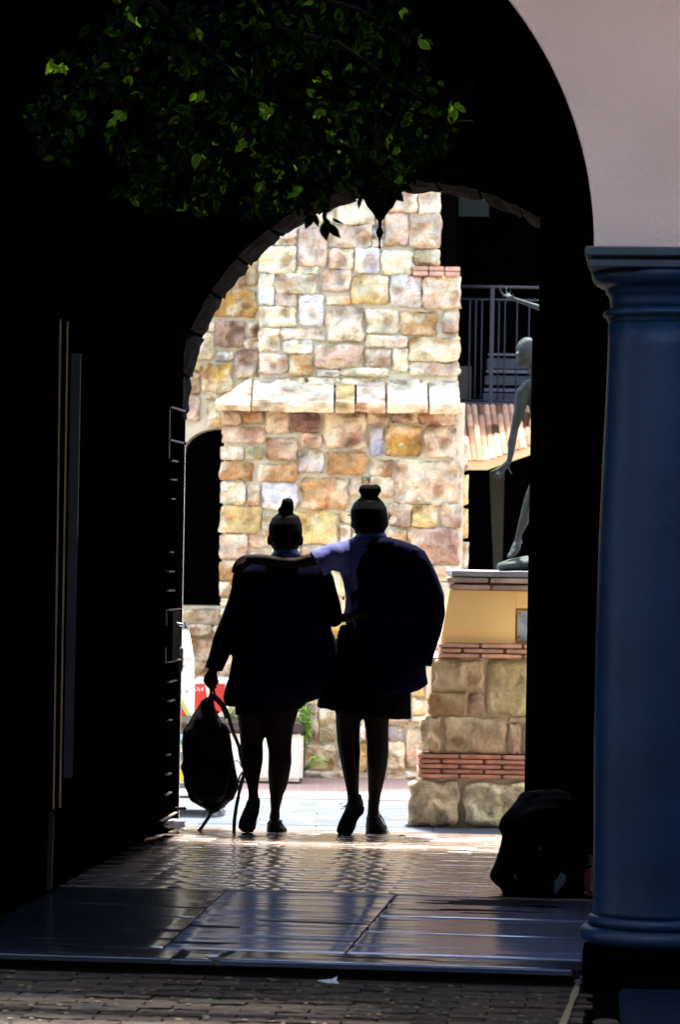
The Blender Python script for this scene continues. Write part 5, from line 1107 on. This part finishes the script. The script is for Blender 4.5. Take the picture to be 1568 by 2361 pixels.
def flat_strap(nm, pts, wd, th=.003, Y=YBp, m=None, parent=bp):
    bm = bmesh.new(); L = []
    P_ = [px(x, y, Y)+Vector((0, yo, 0)) for x, y, yo in pts]
    for i, p in enumerate(P_):
        tg = (P_[min(i+1, len(P_)-1)]-P_[max(i-1, 0)]).normalized(); sd_ = Vector((0, 1, 0)).cross(tg).normalized()*wd*U/2
        L.append([bm.verts.new(p+sd_+Vector((0, -th, 0))), bm.verts.new(p-sd_+Vector((0, -th, 0))), bm.verts.new(p-sd_+Vector((0, th, 0))), bm.verts.new(p+sd_+Vector((0, th, 0)))])
    for a, b_ in zip(L, L[1:]):
        for i in range(4): bm.faces.new((a[i], a[(i+1) % 4], b_[(i+1) % 4], b_[i]))
    bm.faces.new(L[0]); bm.faces.new(L[-1][::-1]); return obj(nm, bm, m or M['strap'], parent)
flat_strap('carry_loop', [(482, 1612, 0), (486, 1598, 0), (488, 1586, .0), (492, 1584, .005), (493, 1594, .01), (496, 1606, .01)], 6)
flat_strap('shoulder_strap', [(484, 1603, -.03), (494, 1605, -.035), (505, 1614, -.04), (515, 1626, -.04), (521, 1640, -.04), (525, 1655, -.03)], 13, .006)
flat_strap('shoulder_strap', [(519, 1628, -.05), (527, 1646, -.05), (533, 1668, -.05), (540, 1690, -.05), (549, 1712, -.05), (557, 1733, -.05)], 8, .005)
flat_strap('webbing', [(552, 1720, -.04), (556, 1745, -.04), (562, 1765, -.04), (565, 1778, -.04), (558, 1800, -.04), (551, 1830, -.04), (545, 1860, -.04), (541, 1890, -.04), (540, 1917, -.04)], 8.5, .002)
flat_strap('webbing', [(537, 1757, 0), (546, 1752, -.01), (553, 1758, -.01), (557, 1768, -.01)], 2.2, .002)
flat_strap('webbing', [(560, 1778, -.02), (552, 1790, -.01), (548, 1806, 0), (544, 1818, 0)], 4, .002)
flat_strap('webbing', [(489, 1868, 0), (480, 1885, -.01), (468, 1902, -.02), (456, 1920, -.02)], 8, .003)

# ================================================================== BAGS, LITTER, LANTERN
YD = gnd(1240, 2068).y-.0
YD = YD+.12
db = empty('duffel_bag', px(1240, 2060, YD), 'bulging black rucksack slumped on the floor against the right wall', 'bag')
bm = bmesh.new()
loft(bm, [(1205, 1832, 1290, 1822, .04, .03), (1190, 1846, 1310, 1830, .1, .02), (1172, 1866, 1330, 1850, .15, 0), (1156, 1888, 1345, 1880, .18, 0), (1150, 1908, 1352, 1905, .19, 0), (1158, 1924, 1355, 1930, .2, 0), (1150, 1955, 1358, 1960, .2, 0), (1140, 1985, 1360, 1990, .2, 0), (1130, 2010, 1360, 2015, .2, 0), (1128, 2022, 1360, 2030, .19, 0), (1140, 2036, 1358, 2045, .18, 0), (1156, 2048, 1350, 2060, .16, 0), (1160, 2064, 1340, 2074, .14, 0)], YD, 28, .85, .1)
mesh_obj('pack_body', remesh(bm, .01, 0, .02, 8, 21), M['nylon'], db)
def dab(nm, pts, m, yo=-.21, parent=db, Y=None):
    Y = Y or YD; bm = bmesh.new(); bm.faces.new([bm.verts.new(px(x, y, Y)+Vector((0, yo, 0))) for x, y in pts])
    r = bmesh.ops.extrude_face_region(bm, geom=list(bm.faces))
    for v in [g_ for g_ in r['geom'] if isinstance(g_, bmesh.types.BMVert)]: v.co.y += .015
    return obj(nm, bm, m, parent)
dab('grey_flap', [(1270, 2018), (1279, 2012), (1281, 2006), (1287, 1998), (1296, 2006), (1296, 2020), (1285, 2032), (1272, 2050)], M['grey_cloth'])
dab('buckle', [(1234, 1940), (1241, 1944), (1239, 1951)], M['grey_cloth'], -.215); dab('buckle', [(1181, 2004), (1184, 2004), (1184, 2014), (1181, 2013)], M['grey_cloth'], -.2)
jk = empty('red_jacket', px(1345, 2060, YD+.05), 'dark red cloth partly seen between the rucksack and the blue column', 'cloth')
dab('cloth_fold', [(1339, 1992), (1356, 1990), (1352, 2015), (1350, 2030), (1352, 2050), (1345, 2046), (1340, 2030)], M['red_cloth'], -.2, jk); dab('cloth_fold', [(1362, 1958), (1376, 1955), (1376, 2000), (1367, 1988)], M['red_cloth'], -.18, jk)
for v, lab in (((1163, 2069, 1196, 2066), None),): pass
pp = gnd(756, 2262, GZ+.004); bm = bmesh.new()
pv = [gnd(730, 2259, GZ+.006), gnd(752, 2264, GZ+.006), gnd(783, 2268, GZ+.006), gnd(776, 2262, GZ+.01), gnd(776, 2262, GZ+.004)]
a0 = px(730, 2259, pp.y); a1 = px(757, 2266, pp.y-.02); a2 = px(784, 2266, pp.y-.02); a3 = px(776, 2260, pp.y+.01); a4 = px(778, 2249, pp.y+.04); a5 = px(768, 2255, pp.y+.03)
vv = [bm.verts.new(p) for p in (a0, a1, a2, a3, a4, a5)]
bm.faces.new((vv[0], vv[1], vv[3], vv[5])); bm.faces.new((vv[1], vv[2], vv[3])); bm.faces.new((vv[5], vv[3], vv[4]))
bmesh.ops.solidify(bm, geom=list(bm.faces), thickness=.0008)
o = obj('paper_scrap', bm, M['paper']); prop(o, 'crumpled white paper scrap lying on the dark brick street', 'litter')
for x, y, lab in ((927, 1929, 'thin curled dry leaf on the polished floor right of the walkers'), (985, 1942, 'small dark twig on the polished floor nearer the rucksack')):
    bm = bmesh.new(); q = gnd(x, y, .004); tube(bm, [q+Vector((-.02, 0, 0)), q+Vector((-.008, 0, .009)), q+Vector((.008, .0, .009)), q+Vector((.02, 0, 0))], [.001, .0035, .003, .001], 6); o = obj('twig', bm, mat('dry_leaf', (.03, .025, .015), .8), None, True); prop(o, lab, 'litter')
# lantern
YLn = 13.2
ln = empty('lantern', px(878, 440, YLn), 'black hanging lantern with pointed finial below the foliage', 'lantern')
bm = bmesh.new(); c0 = px(877, 455, YLn); prof = []
for x, y in ((878.5, 575), (881, 572), (880, 567), (879.5, 560), (881, 550), (885, 543), (887, 536), (884, 529), (881, 525), (882, 515), (884, 508), (889, 505), (890, 500), (897, 490), (908, 478), (914, 466), (916, 458), (915, 455)):
    prof.append((max(.0015, (x-878)*YLn/F), px(878, y, YLn).z-c0.z))
lathe(bm, prof, c0, 24); obj('finial', bm, M['iron'], ln, True)
bm = bmesh.new(); r_ = 38*YLn/F
lathe(bm, [(r_, 0), (r_*1.15, .02), (r_*1.1, .03)], c0, 6); obj('cage_rim', bm, M['iron'], ln); bm = bmesh.new(); lathe(bm, [(r_*1.2, .3), (r_*1.25, .32), (r_*.7, .4), (r_*.2, .44), (r_*.15, .5)], c0, 6); obj('cage_roof', bm, M['iron'], ln)
for k in range(6):
    a = math.pi/3*k; bm = bmesh.new(); tube(bm, [c0+Vector((r_*1.05*math.cos(a), r_*1.05*math.sin(a), .03)), c0+Vector((r_*1.18*math.cos(a), r_*1.18*math.sin(a), .3))], .005, 5); obj('cage_bar', bm, M['iron'], ln)
bm = bmesh.new(); lathe(bm, [(r_*.95, .032), (r_*1.1, .298)], c0, 6); obj('glass', bm, mat('smoky_glass', (.01, .01, .01), .1), ln)
bm = bmesh.new(); tube(bm, [c0+Vector((0, 0, .5)), Vector((c0.x, c0.y, 3.37))], .006, 6); obj('chain', bm, M['iron'], ln)

print('T', time.time()-T0)
# ================================================================== FOLIAGE
YF = PW(0, -.75, 0).y
tree = empty('tree', Vector((-2.6, YF, GZ)), 'leafy variegated tree crown hanging across the upper part of the arch', 'tree')
rnd = random.Random(11)
def leaf_mesh(kind):
    """one pointed leaf, length 1, folded along the midrib"""
    dk, ed = {0: ((.0015, .005, .0006), (.009, .014, .0012)), 1: ((.004, .014, .001), (.05, .065, .004)), 2: ((.04, .1, .006), (.16, .2, .012)), 3: ((.0006, .0014, .0004), (.001, .0025, .0004))}[kind]  # darker and brighter copies put the crown's shade and light into leaf colour
    st_ = [0, .15, .38, .62, .84, 1.0]; wd = [.02, .17, .26, .22, .1, .0]
    vs_ = []; cs_ = []; fs_ = []
    for i, (y, w_) in enumerate(zip(st_, wd)):
        dz = -.12*y*y
        vs_ += [(-w_, y, .07*w_/.26+dz), (-w_*.62, y, .04*w_/.26+dz), (0, y, dz), (w_*.62, y, .04*w_/.26+dz), (w_, y, .07*w_/.26+dz)]; cs_ += [ed, dk, dk, dk, ed]
    for i in range(5):
        for j in range(4): a = i*5+j; fs_.append((a, a+1, a+6, a+5))
    return vs_, cs_, fs_
LM = {}
for kd in range(4):
    v_, c_2, f_ = leaf_mesh(kd); me = bpy.data.meshes.new('leaf'); me.from_pydata(v_, [], f_); at_ = me.color_attributes.new('leafcol', 'FLOAT_COLOR', 'POINT')
    for i, c in enumerate(c_2): at_.data[i].color = (*c, 1)
    for p in me.polygons: p.use_smooth = True
    me.materials.append(M['leaf']); LM[kd] = me
# clumps (photo grid centre, radius x, radius y, number)
cl = [(150, 150, 55, 35, 26), (130, 260, 70, 60, 60), (140, 330, 60, 40, 30), (250, 90, 60, 45, 40), (310, 40, 60, 40, 40), (230, 200, 90, 70, 90), (330, 160, 90, 80, 90), (340, 300, 100, 80, 110), (430, 70, 90, 70, 100), (460, 200, 90, 80, 120),
      (430, 390, 110, 80, 150), (330, 430, 60, 50, 50), (400, 460, 60, 35, 40), (560, 60, 90, 70, 120), (580, 180, 90, 80, 130), (560, 300, 100, 90, 170), (540, 420, 100, 70, 150), (640, 480, 70, 35, 70), (700, 60, 90, 70, 110), (700, 180, 70, 70, 80),
      (690, 300, 100, 90, 170), (700, 420, 100, 60, 160), (820, 70, 90, 60, 100), (840, 180, 60, 60, 60), (820, 290, 100, 80, 160), (840, 400, 90, 60, 170), (930, 100, 50, 50, 40), (950, 210, 70, 60, 80), (960, 290, 75, 60, 110), (1030, 235, 32, 25, 30),
      (1020, 290, 35, 45, 40), (930, 390, 45, 60, 60), (880, 440, 65, 28, 70), (790, 440, 60, 30, 60), (600, 510, 40, 18, 16), (900, 20, 60, 40, 30)]
leaves = []
for (cx_, cy_, rx_, ry_, n_) in cl:
    for k in range(n_):
        while True:
            u, v = rnd.uniform(-1, 1), rnd.uniform(-1, 1)
            if u*u+v*v < 1: break
        lx, ly = cx_+u*rx_, cy_+v*ry_
        lim = 492 if lx < 640 else (475 if lx < 740 else (428 if lx < 960 else 400))
        if ly < lim: leaves.append((lx, ly, rnd.uniform(-.32, .32)))
def leaf_matrix(x, y, dy, rn, L_=None, ang=None, flat=None):
    p = px(x, y, YF+dy); L_ = L_ or rn.choice([rn.uniform(.022, .04), rn.uniform(.034, .062)])
    a = ang if ang is not None else rn.gauss(0, .9); tl = flat if flat is not None else rn.gauss(.5, .6)
    # leaf axis starts pointing down-ish, rotated in the picture plane and tipped towards the viewer
    return Matrix.Translation(p) @ Matrix.Rotation(a, 4, 'Y') @ Matrix.Rotation(R(-90)+tl-.5, 4, 'X') @ Matrix.Rotation(rn.uniform(-1.1, 1.1), 4, 'Y') @ Matrix.Diagonal((L_*rn.uniform(.85, 1.15), L_, L_, 1))
front = sorted(range(len(leaves)), key=lambda i: leaves[i][2])[:292]; fset = set(front)
bulk_v, bulk_c, bulk_f = [], [], []
raw = [leaf_mesh(k) for k in range(4)]
bright = [(130, 145), (150, 140), (140, 158), (465, 222), (300, 30), (275, 265), (610, 250), (990, 150), (1045, 240), (570, 325), (310, 165), (545, 130)]  # spots where leaves are painted bright as if lit
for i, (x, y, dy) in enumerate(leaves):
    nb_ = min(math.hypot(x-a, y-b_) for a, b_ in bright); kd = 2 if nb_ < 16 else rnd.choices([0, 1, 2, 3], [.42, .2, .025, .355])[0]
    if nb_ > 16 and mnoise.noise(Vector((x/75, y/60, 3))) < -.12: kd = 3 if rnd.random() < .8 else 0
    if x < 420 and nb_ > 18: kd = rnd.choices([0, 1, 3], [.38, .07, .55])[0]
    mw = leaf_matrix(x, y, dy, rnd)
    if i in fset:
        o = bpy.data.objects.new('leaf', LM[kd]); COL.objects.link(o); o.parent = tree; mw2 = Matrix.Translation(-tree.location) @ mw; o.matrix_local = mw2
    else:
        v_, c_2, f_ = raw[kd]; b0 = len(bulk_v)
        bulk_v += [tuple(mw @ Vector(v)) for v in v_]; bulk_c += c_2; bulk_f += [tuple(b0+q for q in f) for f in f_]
me = bpy.data.meshes.new('foliage'); me.from_pydata(bulk_v, [], bulk_f); at_ = me.color_attributes.new('leafcol', 'FLOAT_COLOR', 'POINT')
flat = []
for c in bulk_c: flat += [c[0], c[1], c[2], 1]
at_.data.foreach_set('color', flat); me.materials.append(M['leaf'])
fo = mesh_obj('foliage', me, None, tree); fo['kind'] = 'stuff'
# branches and trunk
bark = mat('dark_bark', (.004, .003, .002), .9, spec=.05)
bm = bmesh.new(); tube(bm, [Vector((-2.6, YF, GZ)), Vector((-2.55, YF+.02, 1.2)), Vector((-2.3, YF, 2.2)), Vector((-1.9, YF, 3.0)), px(250, -180, YF)], [.07, .06, .05, .04, .032], 10); obj('trunk', bm, bark, tree, True)
for pts in ([(250, -180), (330, -20), (450, 90), (560, 200), (620, 300), (680, 400)], [(330, -20), (280, 90), (210, 170), (140, 250)], [(450, 90), (600, 60), (720, 150), (700, 250), (760, 330)], [(600, 60), (780, 100), (900, 190), (1000, 250)], [(560, 200), (450, 320), (400, 420)], [(760, 330), (760, 420), (752, 480), (748, 500), (752, 520)], [(720, 150), (640, 170), (630, 240)], [(760, 330), (860, 360), (900, 430)], [(400, -150), (620, -40), (830, 30), (930, 90)]):
    bm = bmesh.new(); n_ = len(pts); tube(bm, [px(x, y, YF)+Vector((0, .05*math.sin(i*2), 0)) for i, (x, y) in enumerate(pts)], [.014*(1-i/n_)+.0025 for i in range(n_)], 6); obj('branch', bm, bark, tree, True)
# sprig hanging into the bright opening
def sprig_leaf(x0, y0, x1, y1, w_, roll):
    a = px(x0, y0, YF-.1); b_ = px(x1, y1, YF-.1); dv = b_-a; L_ = dv.length; q = dv.normalized().to_track_quat('Y', 'Z').to_matrix().to_4x4()
    zv = q.to_3x3() @ Vector((0, 0, 1))
    o = bpy.data.objects.new('leaf', LM[0]); COL.objects.link(o); o.parent = tree
    fy = Vector((0, -1, 0)); yv = dv.normalized(); zz_ = (fy-yv*fy.dot(yv)).normalized(); xv = yv.cross(zz_)
    m3 = Matrix((xv, yv, zz_)).transposed().to_4x4()
    o.matrix_local = Matrix.Translation(a-tree.location) @ m3 @ Matrix.Rotation(roll, 4, 'Y') @ Matrix.Diagonal((w_*L_, L_, L_, 1))
for a in ((720, 495, 703, 529, 1.2, .2), (727, 495, 733, 525, 1.0, .5), (744, 489, 771, 484, .8, .9), (745, 514, 753, 557, 1.05, .1), (748, 503, 764, 525, 1.0, .3), (757, 517, 785, 551, .95, .2), (766, 504, 793, 519, .55, .5), (834, 452, 825, 484, .75, .6), (905, 440, 932, 466, 1.2, .1), (885, 445, 880, 470, 1.1, .4), (858, 440, 868, 470, 1.1, .2), (640, 490, 625, 520, 1.2, 0), (610, 490, 612, 523, 1.2, .2)): sprig_leaf(*a)
print('leaves', len(leaves), 'objects', len(bpy.data.objects))

print('script time', time.time()-T0)
